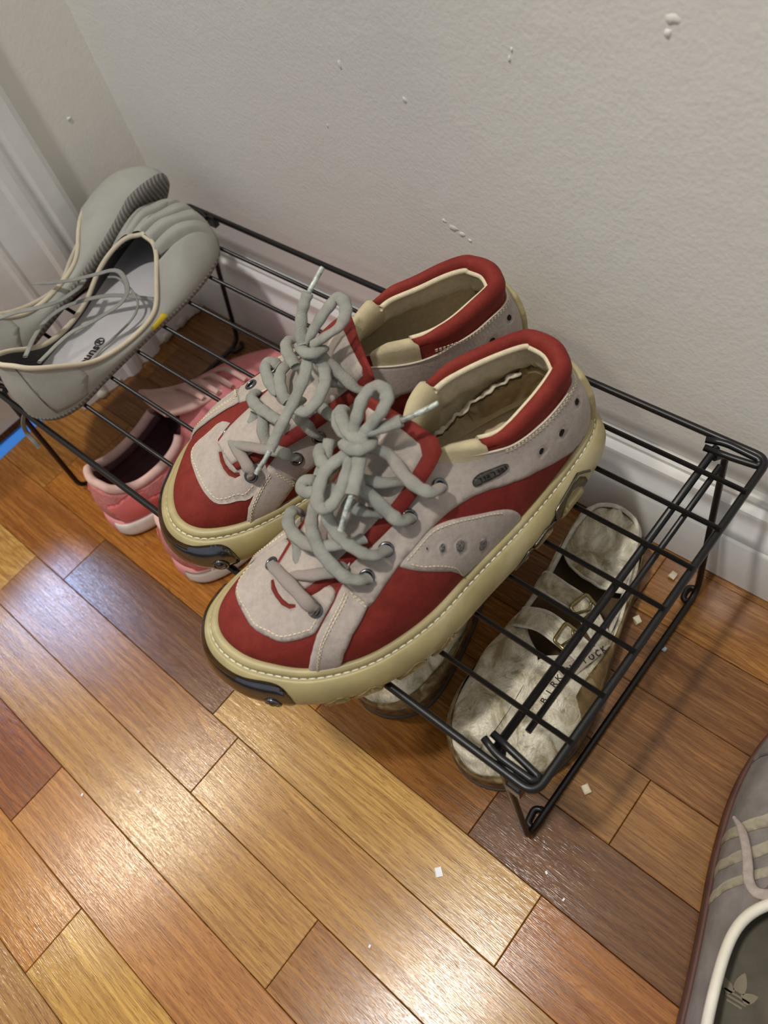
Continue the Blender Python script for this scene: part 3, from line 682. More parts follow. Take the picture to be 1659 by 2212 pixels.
def red_shoe(label, loc, rot, mirror, laces, D=FIRST):
    root = empty('lace_up_shoe', loc, rot); tag(root, label, 'shoe', 'pair of worn red and grey-beige lace-up shoes')
    last = Last(D['out'], D['inn'], red_zb, mirror=mirror); n = last.n; sole = Sole(last); plan = PlanTop(last)
    fl = mirror
    side = {1: (lambda a, b, off: last.pos(a, b, off)), -1: (lambda a, b, off: last.pos(n - a, b, off))}
    # --- sole
    q = np.linspace(0, n, 241)[:-1]; m = MB(); G = np.array([sole.at(q, np.full_like(q, t)) for t in np.concatenate([np.arange(0, 7, .5), np.arange(7, len(SOLE_F) - .9, .5)])])
    V, F = grid_faces(G, False, True, fl); F.append(tuple(range(len(q))) if not fl else tuple(range(len(q)))[::-1]); m.add(V, F)
    m.build('sole', M_SOLE, root)
    st = MB(); qq = np.linspace(0, n, 700); P = sole.at(qq, np.full_like(qq, 9.6), 0.0); U = sole.at(qq, np.full_like(qq, 9.6), .001) - P; stitches(st, P, U, .0052, .0036, .00062)
    tag(st.build('welt_stitching', M_THREAD2, root), kind='stuff')
    # rubber tab rising behind the heel
    sheet('heel_tab', lambda a, b, off: last.pos(a, b, off), [(-1.5,.0),(1.5,.0),(1.25,.30),(.75,.50),(.0,.55),(-.75,.50),(-1.25,.30)], KS, .0042, M_SOLE, root, .005, base=.001, flip=fl)
    # lugs cut into the side of the sole
    def lug(pts, mat, name, th, base=0.0): sheet(name, lambda a, b, off: sole.at(a, b, off), round_poly(pts, 1), (.0215, .0038), th, mat, root, .0012, .0014, base=base, flip=fl)
    for s in (1, -1):
        f = (lambda k: k) if s == 1 else (lambda k: n - k)
        def L_(pts, mat, name, th, base=0.0): lug([(f(a), 1.5 + (b - 1.8) * 1.22) for a, b in (pts if s == 1 else pts[::-1])], mat, name, th, base)
        L_([(2.95,1.8),(3.0,4.6),(3.35,5.9),(4.4,5.1),(5.0,4.2),(5.7,4.6),(6.1,3.2),(6.0,1.8)], M_GROOVE, 'tread_gap', .0004)
        L_([(3.15,2.0),(3.2,4.0),(3.5,5.3),(4.05,4.9),(4.25,3.4),(4.0,2.0)], M_LUG, 'tread_lug', .0024)
        L_([(4.35,1.9),(4.5,3.6),(4.8,4.4),(5.2,3.9),(5.35,2.6),(5.1,1.9)], M_LUG, 'tread_lug', .0022)
        L_([(5.4,1.8),(5.45,3.0),(5.65,3.9),(5.9,3.1),(5.9,1.8)], M_LUG, 'tread_lug', .0018)
        for c in (9.2, 10.2, 11.4, 12.3):
            L_([(c - .42,1.9),(c - .5,3.4),(c - .2,4.6),(c + .05,3.9),(c + .4,3.5),(c + .38,1.9)], M_LUG, 'tread_lug', .0022)
        e = np.array([(2.9,5.0),(3.3,6.1),(4.35,5.35),(4.45,4.5),(4.85,4.75),(5.4,4.3),(5.6,4.5),(6.15,3.3)]); e[:, 1] = 1.5 + (e[:, 1] - 1.8) * 1.22; e = np.array([x for i in range(len(e) - 1) for x in np.linspace(e[i], e[i + 1], 5)])
        P = sole.at(f(e[:, 0]), e[:, 1], .0007); MB().tube(P, .0009, seg=6).build('metal_edge', M_DKSTEEL, root)
    # metal toe plate with rivets
    a = 13.35; TP = [(a,4.2),(a + .03,5.6),(a + .25,6.8),(a + .75,7.3),(a + 1.4,6.9),(a + 2.2,6.75),(a + 3.1,6.75),(a + 3.9,6.9),(a + 4.55,7.3),(a + 5.05,6.8),(a + 5.25,5.6),(a + 5.3,4.2),(a + 5.1,3.0),(a + 4.6,2.2),(a + 4.0,2.5),(a + 3.6,3.6),(a + 3.2,3.6),(a + 2.9,2.4),(a + 2.4,2.4),(a + 2.1,3.6),(a + 1.7,3.6),(a + 1.3,2.5),(a + .7,2.2),(a + .2,3.0)]
    tp = sheet('toe_plate', lambda u, v, off: sole.at(u, v, off), round_poly(TP, 2), (.0215, .0038), .0014, M_STEEL, root, .0016, .0015, flip=fl)
    for k in (a + .72, a + 4.58):
        c = sole.at(np.array([k]), np.array([4.4]), .0013)[0]; c2 = sole.at(np.array([k]), np.array([4.4]), .0033)[0]; mb = MB(); ring(mb, c, c2 - c, .0052, .0009); disc(mb, c, c2 - c, .0044, .0022); mb.build('rivet', M_STEEL, tp)
    # --- upper
    q = np.linspace(0, n, 257)[:-1]; h = np.linspace(-.03, 1, 36); Q, Hh = np.meshgrid(q, h, indexing='ij')
    G = last.pos(Q, np.clip(Hh, 0, 1)); G[:, 0, 2] -= .003
    MB().grid(G, True, False, fl).build('upper', M_RED, root)
    # padded collar rolled over the rim
    kk = np.linspace(-5.75, 5.75, 90); P = last.pos(kk, np.full_like(kk, 1.0)); Pd = last.pos(kk, np.full_like(kk, .93)); ctr = last.pos(kk, kk * 0 + 1, -.0035); rr = (.0046 + .0020 * np.exp(-(kk / 2.4) ** 2)) * np.clip((5.9 - np.abs(kk)) / 1.2, .45, 1) ** .5
    MB().tube(ctr + (P - Pd) * .10, rr, rr * 1.25, seg=14, up=P - Pd).build('collar', M_RED, root)
    MB().tube(last.pos(kk, np.full_like(kk, .985), -.0088 - .0008 * np.exp(-(kk / 2.4) ** 2)) + np.array([0, 0, .0015]), .0021, seg=8).build('collar_piping', M_CREAM, root)
    # lining: padded inner wall down to the insole
    kk = np.linspace(-9.4, 9.4, 150); hh = np.linspace(1.0, .0, 26); K, Hh = np.meshgrid(kk, hh, indexing='ij')
    pad = .0066 + .0042 * np.exp(-((Hh - .72) / .16) ** 2) * np.clip((6.6 - np.abs(K)) / 1.2, 0, 1) + .0006 * np.sin(K * 7 + Hh * 9) * np.exp(-((Hh - .6) / .2) ** 2)
    pad = np.where(np.abs(K) > 7.2, .003 + 0 * pad, pad); G = last.pos(K, Hh, -pad)
    MB().grid(G, False, False, not fl).build('lining', M_CREAM, root)
    # insole
    q = np.linspace(0, n, 161)[:-1]; o, nn = last.outline(q); R = []
    for f, z in ((-1, 27.0), (-6, 25.5), (-10, 23.0), (-16, 22.0), (-20, 21.8)):
        xy = o + nn * f; R.append(np.concatenate([xy, np.full((len(q), 1), z)], -1) * np.array([1, last.m, 1]) * 1e-3)
    V, F = grid_faces(np.array(R), False, True, fl); F.append(tuple(range(4 * len(q), 5 * len(q)))[::1 if not fl else -1]); ins = link_mesh('insole', V, F, M_INSOLE, root)
    hm = MB()
    for i in range(18):
        t = i / 17; disc(hm, np.array([.035 + .085 * t, last.m * (.004 + .006 * math.sin(t * 5 + (i % 2) * 1.2) + (.012 if i % 3 == 0 else 0)), .0219]), (0, 0, 1), .0009 + .0008 * (i % 2), .0001, 8, 1)
    tag(hm.build('perforation', M_DARK, root), kind='stuff')
    # worn lining: torn edge and bare board on the inner wall
    k = np.linspace(2.6, 6.9, 60); hh = np.interp(k, [2.6, 3.6, 5.0, 6.9], [.60, .50, .36, .22]) + .02 * np.sin(k * 9) + .012 * np.sin(k * 23); P = last.pos(n - k, hh, -.0118 + .0006 * np.sin(k * 13))
    MB().tube(P, .0016 + .0006 * np.sin(k * 7), .0011, 8, up=(0, 0, 1)).build('torn_lining_edge', M_EDGE, root)
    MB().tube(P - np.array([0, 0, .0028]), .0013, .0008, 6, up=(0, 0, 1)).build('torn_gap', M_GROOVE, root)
    sheet('bare_heel_board', lambda a, b, off: last.pos(n - a, b, -.0062 - off), [(-2.2,.08),(-1.8,.50),(-.6,.60),(1,.62),(2.4,.58),(3.6,.46),(4.6,.34),(4.4,.10)], KS, .0062, M_TANB, root, .003, .004, flip=fl)
    # elastic gores in front of the collar
    for s in (1, -1):
        kk = np.linspace(5.6, 7.15, 20); kq = kk if s == 1 else n - kk; rows = []
        lift = (.0045 * np.clip((kk - 5.5) / .3, 0, 1) * np.clip((7.3 - kk) / .7, 0, 1))[:, None] * np.array([0, 0, 1.0])
        for hh, of, lf in ((.80, .0006, 0), (.9, .0010, .3), (.97, .0014, .8), (1.0, .0004, 1.1), (1.0, -.0035, 1.2), (.98, -.0075, 1.0), (.92, -.0105, .6), (.8, -.0118, 0), (.6, -.0112, 0), (.35, -.0098, 0)):
            rows.append(last.pos(kq, np.full_like(kq, hh), of) + lift * lf)
        V, F = grid_faces(np.array(rows), False, False, (s == -1) != fl); link_mesh('elastic_gore', V, F, M_GORE, root)
    # overlays on both sides
    sm = MB(); hol = MB()
    def stitch_row(s, pts, off, double=False, pitch=.0027):
        for d in ((0, .0022) if double else (0,)):
            Pk = smooth_path(np.array(pts, float), 8); kq = Pk[:, 0] if s == 1 else n - Pk[:, 0]; hh = np.clip(Pk[:, 1] - d / .085, 0, 1)
            P = last.pos(kq, hh, np.full(len(kq), off)); U = last.pos(kq, hh, np.full(len(kq), off + .001)) - P; stitches(sm, P, U, pitch)
    for s in (1, -1):
        P_ = side[s]; ff = fl if s == 1 else (not fl)
        W = round_poly(WINDOW, 1); own = s == -1 and D['q_in'] is not None
        circ = []
        for (ck, ch), r in zip([(8.5,.424),(8.11,.353),(7.57,.271),(6.81,.139)], (.0008, .0021, .0034, .0036)):
            aa = np.linspace(0, 2 * math.pi, 16, endpoint=False); circ.append([(ck + math.cos(x) * r / KS[0] * (.5 if r < .001 else 1), ch + math.sin(x) * r / KS[1]) for x in aa])
        if not own:
            sheet('side_panel', P_, W, KS, .0011, M_GREY, root, .0014, .002, circ, flip=ff)
            for c in circ[1:]:
                c = np.array(c); sheet('mesh_disc', P_, (c - c.mean(0)) * 1.05 + c.mean(0), KS, .0003, M_MESHD, root, .0005, .0012, base=.0002, flip=ff)
            c = np.array(circ[0]); sheet('vent_hole', P_, (c - c.mean(0)) * 1.1 + c.mean(0), KS, .0001, M_DARK, root, .0005, .0006, base=.0002, flip=ff)
        heelh = []
        for (ck, ch), r in zip([(2.15,.524),(3.2,.436),(4.04,.503)], (.0036, .0032, .0026)):
            aa = np.linspace(0, 2 * math.pi, 14, endpoint=False); heelh.append([(ck + math.cos(x) * r * .8 / KS[0], ch + math.sin(x) * r * 1.15 / KS[1]) for x in aa])
        eyes = EYELETS if s == 1 else D['eye_in']
        ey = [[(ck + math.cos(x) * .0028 / KS[0], ch + math.sin(x) * .0028 / KS[1]) for x in np.linspace(0, 2 * math.pi, 14, endpoint=False)] for ck, ch in eyes[1:]]
        Qr = np.array(D['q_in'] if own else QUARTER); sheet('quarter_panel', P_, Qr, KS, .0013, M_GREY, root, .0013, .0024, heelh + ey, flip=ff)
        for c in heelh: c = np.array(c); sheet('vent_hole', P_, (c - c.mean(0)) * 1.12 + c.mean(0), KS, .0002, M_DARK, root, .0005, .001, base=.0001, flip=ff)
        sheet('forefoot_strap', P_, D['s_in'] if own else STRAP, KS, .0012, M_GREY, root, .0013, .0022, base=.0009, flip=ff)
        # pale cut edge along throat and top line
        E = smooth_path(np.array((D['q_in'] if own else QUARTER)[2:20]), 5); kq = E[:, 0] if s == 1 else n - E[:, 0]; MB().tube(last.pos(kq, E[:, 1], np.full(len(kq), .0011)), .0007, seg=6).build('cut_edge', M_EDGE, root)
        if own:
            stitch_row(s, [(12.5,.03),(12.2,.22),(11.8,.335),(11.4,.42),(11.12,.46)], .0022, True); stitch_row(s, [(11.0,.46),(10.75,.33),(10.6,.22)], .0022, True)
        else:
            stitch_row(s, [(12.55,.02),(12.45,.13),(12.3,.24),(12.05,.36),(11.8,.43),(11.4,.51),(10.95,.575),(10.72,.61)], .0022, True)
            stitch_row(s, [(10.66,.6),(10.55,.53),(10.44,.46)], .0022, True)
            stitch_row(s, [(9.15,.475),(8.21,.470),(7.78,.445),(7.0,.392),(6.27,.33),(5.8,.26)], .0012)
            stitch_row(s, [(9.1,.455),(8.8,.37),(8.4,.285),(8.0,.18),(7.85,.08)], .0012)
        stitch_row(s, [(5.2,.915),(4.6,.87),(4.11,.815),(3.51,.775),(2.93,.76),(2.3,.755),(1.2,.755),(.2,.755)], .0014, True, .003)
        eye_s = [last.pos(np.array([ck if s == 1 else n - ck]), np.array([ch]), np.array([.0016])) [0] for ck, ch in eyes]; eye_n = [last.pos(np.array([ck if s == 1 else n - ck]), np.array([ch]), np.array([.0036]))[0] for ck, ch in eyes]
        te = np.array([D['toe'][0 if s == 1 else 1]], float); eye_s[0] = plan.at(te[:, 0], te[:, 1], np.array([.0016]))[0]; eye_n[0] = plan.at(te[:, 0], te[:, 1], np.array([.0036]))[0]
        for j, (c, c2) in enumerate(zip(eye_s, eye_n)):
            mb = MB(); ring(mb, c, c2 - c, .0036, .0011); e = mb.build('eyelet', M_STEEL, root)
            mb = MB(); disc(mb, c - (c2 - c) * .35, c2 - c, .0034, 0, 14, 1); mb.build('eyelet_hole', M_DARK, e)
        if s == 1:
            bd = sheet('metal_badge', P_, BADGE[::-1], KS, .0018, M_DKSTEEL, root, .0022, .0012, base=.0012, flip=ff)
            mb = MB()
            for i, (ck, ch, w_, h_) in enumerate([(6.20,.652,.0018,.0026),(6.03,.658,.0008,.0022),(5.90,.664,.0013,.0022),(5.74,.672,.0022,.0032),(5.56,.682,.0014,.0024),(5.44,.688,.0013,.0024),(5.33,.694,.0010,.0022)]):
                c = last.pos(np.array([ck]), np.array([ch]), np.array([.0031]))[0]; ex = last.pos(np.array([ck + .1]), np.array([ch]), np.array([.0031]))[0] - c; ex /= np.linalg.norm(ex); ez = last.pos(np.array([ck]), np.array([ch + .03]), np.array([.0031]))[0] - c; ez /= np.linalg.norm(ez)
                u, v = ex * w_ * .5, ez * h_ * .5
                for bar in ((-1, -1, -1, 1), (-1, 1, 1, 1), (-1, 0, .6, 0), (1, -1, 1, .2))[:(2 + i % 3)]:
                    mb.tube([c + u * bar[0] + v * bar[1], c + u * bar[2] + v * bar[3]], .00035, seg=5)
            mb.build('embossed_lettering', M_DARK, bd)
    # toe cap and its crescent slit
    cap = sheet('toe_cap', plan.at, round_poly(D['cap'], 1), (.001, .001), .0012, M_GREY, root, .0014, .002, [D['slit']], flip=fl)
    sl = np.array(D['slit']); sheet('slit_lining', plan.at, (sl - sl.mean(0)) * 1.25 + sl.mean(0), (.001, .001), .0003, M_RED, root, .0006, .002, base=.0001, flip=fl)
    cp = np.array(D['cap'][1:13]); ce = cp.mean(0) - np.array([12, 0]); Pk = smooth_path(ce + (cp - ce) * (1 - 3.2 / np.linalg.norm(cp - ce, axis=1, keepdims=True)), 8)
    P = plan.at(Pk[:, 0], Pk[:, 1], np.full(len(Pk), .0012)); U = plan.at(Pk[:, 0], Pk[:, 1], np.full(len(Pk), .0022)) - P; stitches(sm, P, U, .0029)
    tag(sm.build('stitching', M_THREAD, root), kind='stuff')
    # tongue: red base with a grey overlay
    ctr = np.array([(238,13,60),(226,12.5,65.5),(212,10.5,71.5),(190,8,80),(168,5,89.5),(152,2,98),(141,-2,106),(133,-6,113)], float); ctr[:, 1] -= D['dy']; wid = np.array([15, 20, 23, 26, 28, 30, 31, 30.]); arch = np.array([1.5, 4, 6, 8, 9, 8, 6, 4.])
    t = np.linspace(0, 1, len(ctr)); tt = np.linspace(0, 1, 60); C_ = smooth_path(ctr, 9); t9 = np.linspace(0, 1, len(C_)); wv = np.interp(t9, t, wid); av = np.interp(t9, t, arch)
    # the end of the tongue is skewed: outer corner lies further back
    def tongue_at(u, v, off):
        x = np.stack([np.interp(u, t9, C_[:, i]) for i in range(3)], -1); w_ = np.interp(u, t9, wv); a_ = np.interp(u, t9, av); end = np.clip((u - .75) / .25, 0, 1)
        d = np.stack([np.interp(u + .02, t9, C_[:, i]) - np.interp(u - .02, t9, C_[:, i]) for i in range(3)], -1); d /= np.linalg.norm(d, axis=-1, keepdims=True)
        nn = np.cross(d, np.array([0, 1.0, 0])); nn *= np.sign(nn[..., 2:3])
        p = x + nn * (np.asarray(off) * 1000 + 1.0 + a_ * (-v * v))[..., None]
        p[..., 1] += v * w_; p[..., 0] += -v * end * 9; p[..., 2] += -v * end * 3
        return p * np.array([1, last.m, 1]) * 1e-3
    TS = (.135, .027)
    sheet('tongue', tongue_at, [(0,-1),(.3,-1),(.6,-1),(.8,-1.02),(.93,-1.02),(.985,-.85),(1.0,-.4),(1.0,.4),(.985,.85),(.93,1.02),(.8,1.02),(.6,1),(.3,1),(0,1)], TS, .0022, M_RED, root, .002, .003, base=-.0012, flip=not fl)
    sheet('tongue_overlay', tongue_at, [(0,-.72),(.3,-.74),(.6,-.78),(.84,-.80),(.895,-.68),(.915,-.3),(.92,.3),(.905,.66),(.86,.78),(.6,.78),(.3,.74),(0,.72)], TS, .0012, M_GREY, root, .0012, .003, base=.0010, flip=not fl)
    if laces: laces(root, last)
    return root

def lace_set(root, segs, tips, knots=(), w=.0040, th=.0023):
    mb = MB()
    for s in segs:
        P = np.array(s, float) * 1e-3; Q = smooth_path(P, 7)
        k = np.arange(len(Q)); wob = 1 + .06 * np.sin(k * .9 + len(Q))
        T = np.gradient(Q, axis=0); T /= np.linalg.norm(T, axis=1, keepdims=True) + 1e-9
        tw = .5 * np.sin(k * .12 + len(s)); up = np.stack([np.sin(tw) * .4, np.cos(tw * 1.7) * .3 * np.sin(tw), np.ones(len(Q))], -1)
        mb.tube(Q, w * wob, th * wob, seg=10, up=up)
    o = mb.build('lace', M_LACE, root)
    for s in tips:
        MB().tube(smooth_path(np.array(s, float) * 1e-3, 6), .00155, seg=8).build('lace_tip', M_TIP, o)
    return o
ZS = H + .0045
red_shoe('red and grey-beige leather lace-up shoe nearest the right end of the rack', (.18328, .23253, ZS), (0, 0, math.radians(-106.38)), False, lambda r, l: lace_set(r, LACE_A, TIP_A))
red_shoe('red and grey-beige leather lace-up shoe behind its twin, nearer the pink sneakers', (.1020, .2724, ZS), (-.0519, -.0056, -1.8965), True, lambda r, l: lace_set(r, LACE_B, TIP_B), SECOND)
# ---------------------------------------------------------------- other shoes
def rings_sole(last, prof, q=None, nq=160):
    """rings [(outward mm, z mm)] round the outline of a last"""
    q = np.linspace(0, last.n, nq + 1)[:-1] if q is None else q
    o, nn = last.outline(q); R = []
    for f, z in prof:
        zz = np.full((len(q), 1), z) if np.isscalar(z) else np.asarray(z(o[:, 0]))[:, None]
        R.append(np.concatenate([o + nn * f, zz], -1) * np.array([1, last.m, 1]) * 1e-3)
    return np.array(R)
def build_rings(name, R, mat, parent, fl, cap0=True, cap1=False):
    V, F = grid_faces(R, False, True, fl); k = R.shape[1]
    if cap0: F.append(tuple(range(k)) if not fl else tuple(range(k))[::-1])
    if cap1: F.append(tuple(range((len(R) - 1) * k, len(R) * k))[::-1] if not fl else tuple(range((len(R) - 1) * k, len(R) * k)))
    return link_mesh(name, V, F, mat, parent)
def shell(name, last, mat, parent, q, h, off=0.0, wrap=True, flip=False, fn=None):
    Q, Hh = np.meshgrid(q, h, indexing='ij'); o = np.full(Q.shape, off) if fn is None else fn(Q, Hh) + off
    return MB().grid(last.pos(Q, Hh, o), wrap, False, flip != (last.m < 0)).build(name, mat, parent)
def rim_tube(name, last, mat, parent, k0, k1, r, ry=None, inset=0.0, h=1.0, seg=8):
    k = np.linspace(k0, k1, 110); P = last.pos(k, np.full_like(k, h), np.full_like(k, -inset)); return MB().tube(P, r, ry, seg).build(name, mat, parent)
def footbed(name, last, mat, parent, z0, z1, ins=1.5):
    R = rings_sole(last, [(-ins, z0 + 3), (-ins - 3, z0 + .5), (-ins - 8, z1), (-ins - 12, z1)]); return build_rings(name, R, mat, parent, last.m < 0, False, True)
def side_fn(last, s): return (lambda a, b, off: last.pos(a, b, off)) if s == 1 else (lambda a, b, off: last.pos(last.n - a, b, off))
def flat_text(name, txt, size, loc, rot, mat, parent):
    c = bpy.data.curves.new(name, 'FONT'); c.body = txt; c.size = size; c.extrude = .00012; c.align_x = 'CENTER'; c.align_y = 'CENTER'; c.offset = size * .012
    t = bpy.data.objects.new(name, c); col.objects.link(t); bpy.context.view_layer.update()
    me = bpy.data.meshes.new_from_object(t.evaluated_get(bpy.context.evaluated_depsgraph_get())); bpy.data.objects.remove(t); bpy.data.curves.remove(c)
    me.name = name; me.materials.clear(); me.materials.append(mat)
    o = bpy.data.objects.new(name, me); col.objects.link(o); o.parent = parent; o.location = loc; o.rotation_euler = rot; return o

# ---- grey toe shoes
M_TGREY = surf('pale_grey_stretch_fabric', (166, 165, 157), rough=.85, var=.05, vscale=40, bump=.5, bscale=1500)
M_TPIPE = surf('cream_piping', (204, 192, 168), rough=.8, var=.08)
M_TSOLE = None
def tread_mat():
    m, nt, b = nodes('grey_tread_rubber'); L = nt.links; tc = N(nt, 'ShaderNodeTexCoord'); mp = N(nt, 'ShaderNodeMapping'); mp.inputs['Rotation'].default_value = (0, 0, .75); L.new(tc.outputs['Object'], mp.inputs[0])
    w = N(nt, 'ShaderNodeTexWave', i_Scale=95.0, i_Distortion=1.2, i_Detail=1.0); L.new(mp.outputs[0], w.inputs['Vector'])
    L.new(ramp(nt, w.outputs['Fac'], [(.3, lin((104, 100, 96))), (.7, lin((138, 133, 128)))]), b.inputs['Base Color']); b.inputs['Roughness'].default_value = .6
    bp = N(nt, 'ShaderNodeBump', i_Strength=.8, i_Distance=.001); L.new(w.outputs['Fac'], bp.inputs['Height']); L.new(bp.outputs[0], b.inputs['Normal']); return m
M_TSOLE = tread_mat()
M_TIN = surf('lilac_grey_insole', (186, 183, 184), rough=.8, var=.04)
M_TDARK = surf('dark_lining', (66, 64, 64), rough=.9)
M_YEL = surf('yellow_badge', (226, 196, 40), rough=.5, var=.05)
M_YOL = surf('olive_tab', (150, 150, 70), rough=.6)
M_TLACE = surf('thin_grey_lace', (140, 140, 134), rough=.9, var=.1, bump=.5, bscale=1500)
M_INK = surf('black_print', (24, 24, 24), rough=.7)
def _ty(x): return -max(0.0, x - 190) * .32
TOE_OUT = [(0,0,7,0,64,0),(3,14,10,13,63,0),(10,24,16,22,57,0),(28,33,33,30,44,0),(55,36,57,34,26,0),(85,40,86,38,17,0),(112,44,112,42,16,0),(132,48,132,42,20,0),(150,51,150,35,30,.2),(170,53,170,25,39,.4),(188,53,182,13,44,.7),(204,51,187,0,46,.9),(216,48,202,_ty(202),43,1),(227,41,213,_ty(213),38,1),(238,30,223,_ty(223),34,1),(249,12,232,_ty(232),31,1),(257,-14,240,_ty(240),28,1)]
TOE_IN = [(3,-14,10,-13,63,0),(10,-23,16,-21,57,0),(28,-31,33,-28,44,0),(55,-32,57,-30,25,0),(85,-33,86,-31,17,0),(113,-36,113,-34,16,0),(133,-40,132,-36,20,0),(152,-44,150,-33,30,.2),(172,-48,170,-25,39,.4),(192,-51,182,-13,44,.7),(212,-53,187,0,46,.9),(229,-51,202,_ty(202),43,1),(243,-47,213,_ty(213),38,1),(253,-39,223,_ty(223),34,1),(258,-27,232,_ty(232),31,1)]
def toe_shoe(label, loc, rot, mirror, text_rot, twist=None):
    root = empty('toe_shoe', loc, rot); tag(root, label, 'shoe', 'pair of pale grey toe shoes')
    last = Last(TOE_OUT, TOE_IN, lambda x: 7.0 + 0 * x, bulge=3.0, mirror=mirror); fl = mirror; n = last.n
    def grooves(Q, Hh):
        P = last.raw(Q, Hh); x, y = P[..., 0], P[..., 1]; d = np.zeros_like(x)
        for y0, slope, amp in ((-28, -.12, 1.0), (-12, -.02, 1.0), (4, .06, 1.0), (20, .14, 1.0), (35, .22, .9)):
            yy = y0 + slope * (x - 215); a = np.clip((x - (180 - .5 * (y0 + 24))) / 24, 0, 1) ** .7; d -= .0095 * amp * a * np.exp(-((y - yy) / 2.2) ** 2) - .0012 * a
        d += .0022 * np.clip((x - 190) / 30, 0, 1)
        return d
    q = np.linspace(0, n, 401)[:-1]; Q, Hh = np.meshgrid(q, np.linspace(0, 1, 60), indexing='ij'); G = last.pos(Q, Hh); G[..., 2] += grooves(Q, Hh) * np.clip(Hh * 2.2, 0, 1); MB().grid(G, True, False, fl).build('upper', M_TGREY, root)
    R = rings_sole(last, [(-9, 0), (-5, .3), (-1.5, 2.5), (.3, 5.5), (.6, 7.5), (-.3, 8.2)]); build_rings('outsole', R, M_TSOLE, root, fl)
    kk = np.linspace(-11, 11, 140); shell('lining', last, M_TDARK, root, kk, np.linspace(1, 0, 12), -.0016, False, True)
    kk = np.linspace(-9.9, 9.9, 140)
    footbed('insole', last, M_TIN, root, 7.5, 7.5, .8)
    rim_tube('piping', last, M_TPIPE, root, -11, 11, .0022)
    # heel seams
    for s in (1, -1):
        e = np.linspace(.02, .98, 20); k_ = .9 + 1.0 * (1 - e); k2 = k_ if s == 1 else n - k_
        MB().tube(last.pos(k2, e, np.full(20, .0002)), .0007, .0005, 6).build('heel_seam', M_TSOLE, root)
        sheet('heel_patch', side_fn(last, s), [(.95,.99),(1.9,.06),(3.3,.05),(3.6,.5),(3.5,.96),(2.2,.98)], (.016, .045), .0007, M_TGREY, root, .0008, .003, flip=fl if s == 1 else not fl)
    sheet('badge', side_fn(last, -1), [(12.6,.34),(12.7,.46),(13.5,.44),(13.9,.34),(13.4,.28)], (.016, .045), .0006, M_YEL if twist else M_YOL, root, .0006, .0015, flip=not fl)
    sheet('badge', side_fn(last, 1), [(6.1,.08),(6.2,.5),(7.0,.5),(7.15,.12)], (.016, .045), .0006, M_YEL, root, .0006, .0015, flip=fl)
    flat_text('insole_text', 'dmrypuns\u00ae', .0125, (.064, (-.004 if not mirror else -.003), .0081), (0, 0, text_rot), M_INK, root)
    if twist:                                                     # soft shoe: the forefoot is rolled further than the heel
        for o in root.children:
            me = o.data; co = np.zeros(len(me.vertices) * 3); me.vertices.foreach_get('co', co); co = co.reshape(-1, 3)
            w = np.array([tuple(o.matrix_basis @ Vector(c)) for c in co]); a = np.radians(np.interp(w[:, 0], [.02, .20], twist)); y, z = w[:, 1].copy(), w[:, 2] - .012
            w[:, 1] = y * np.cos(a) - z * np.sin(a); w[:, 2] = y * np.sin(a) + z * np.cos(a) + .012
            me.vertices.foreach_set('co', w.ravel()); o.matrix_basis = Matrix.Identity(4); me.update()
    return root, last
tb, lastB = toe_shoe('pale grey toe shoe lying flat on the rack with printed insole showing', (-.198, .000, H + .0042), (0, 0, math.radians(102.5)), True, 0)
ta, lastA = toe_shoe('pale grey toe shoe rolled on its side at the rack end with tread showing', (-.284, .000, H + .0105), (0, math.radians(1.5), math.radians(98)), False, 0, (-10, -58))
def drape(parent, name, pts, r, ry, mat, up=(0, 0, 1)):
    """a lace given in room coordinates, made a part of a shoe"""
    Mi = (Matrix.Translation(parent.location) @ parent.rotation_euler.to_matrix().to_4x4()).inverted(); m = MB(); m.tube(smooth_path(np.array(pts, float), 8), r, ry, 8, up=up)
    m.V = [tuple(Mi @ Vector(v)) for v in m.V]; return m.build(name, mat, parent)
LA = [(-.2465,.0313,.2393),(-.2482,.0391,.2364),(-.2455,.0522,.2327),(-.2382,.068,.2281),(-.2363,.0842,.2224),(-.2398,.0993,.2179),(-.2443,.1086,.2147),(-.2503,.1171,.2133)]
LB = [(-.2264,.0308,.2093),(-.2423,.0513,.2075),(-.2513,.0691,.2058),(-.2506,.0874,.2053),(-.2399,.1038,.2053),(-.2279,.117,.2045),(-.2182,.127,.2013),(-.2077,.1378,.1945),(-.1964,.1471,.1893)]
LC = [(-.2909,.0895,.2153),(-.2744,.0945,.2182),(-.2574,.1028,.2202),(-.2442,.1117,.2217),(-.2297,.1242,.2231),(-.2189,.1327,.2246),(-.2095,.1348,.2245),(-.1981,.1308,.2225),(-.1917,.1244,.2181),(-.1908,.1137,.2149),(-.1961,.1005,.2126),(-.2023,.0856,.2114),(-.2061,.0708,.2129),(-.2047,.0554,.2143),(-.2003,.0416,.2163),(-.1949,.031,.2193)]
LD = [(-.2376,.1327,.2093),(-.234,.138,.2065),(-.2283,.1395,.2029),(-.2176,.1383,.1987),(-.206,.1338,.1945),(-.2001,.1252,.1913),(-.1992,.1135,.1885),(-.201,.0966,.1857),(-.2028,.0823,.1841),(-.202,.0728,.183),(-.2022,.066,.1823)]
LE = [(-.2239,-.0015,.1693),(-.231,-.0065,.1573),(-.2349,-.0091,.1443),(-.2298,-.01,.1353),(-.2279,-.0103,.1293)]
drape(ta, 'lace', LA, .0030, .0009, M_TLACE); drape(ta, 'lace', LB, .0026, .0009, M_TLACE)
drape(tb, 'lace', LC, .0024, .0009, M_TLACE); drape(tb, 'lace', LD, .0012, .0009, M_TLACE); drape(tb, 'lace', LE, .0022, .0007, M_TLACE, (1, 0, 0))

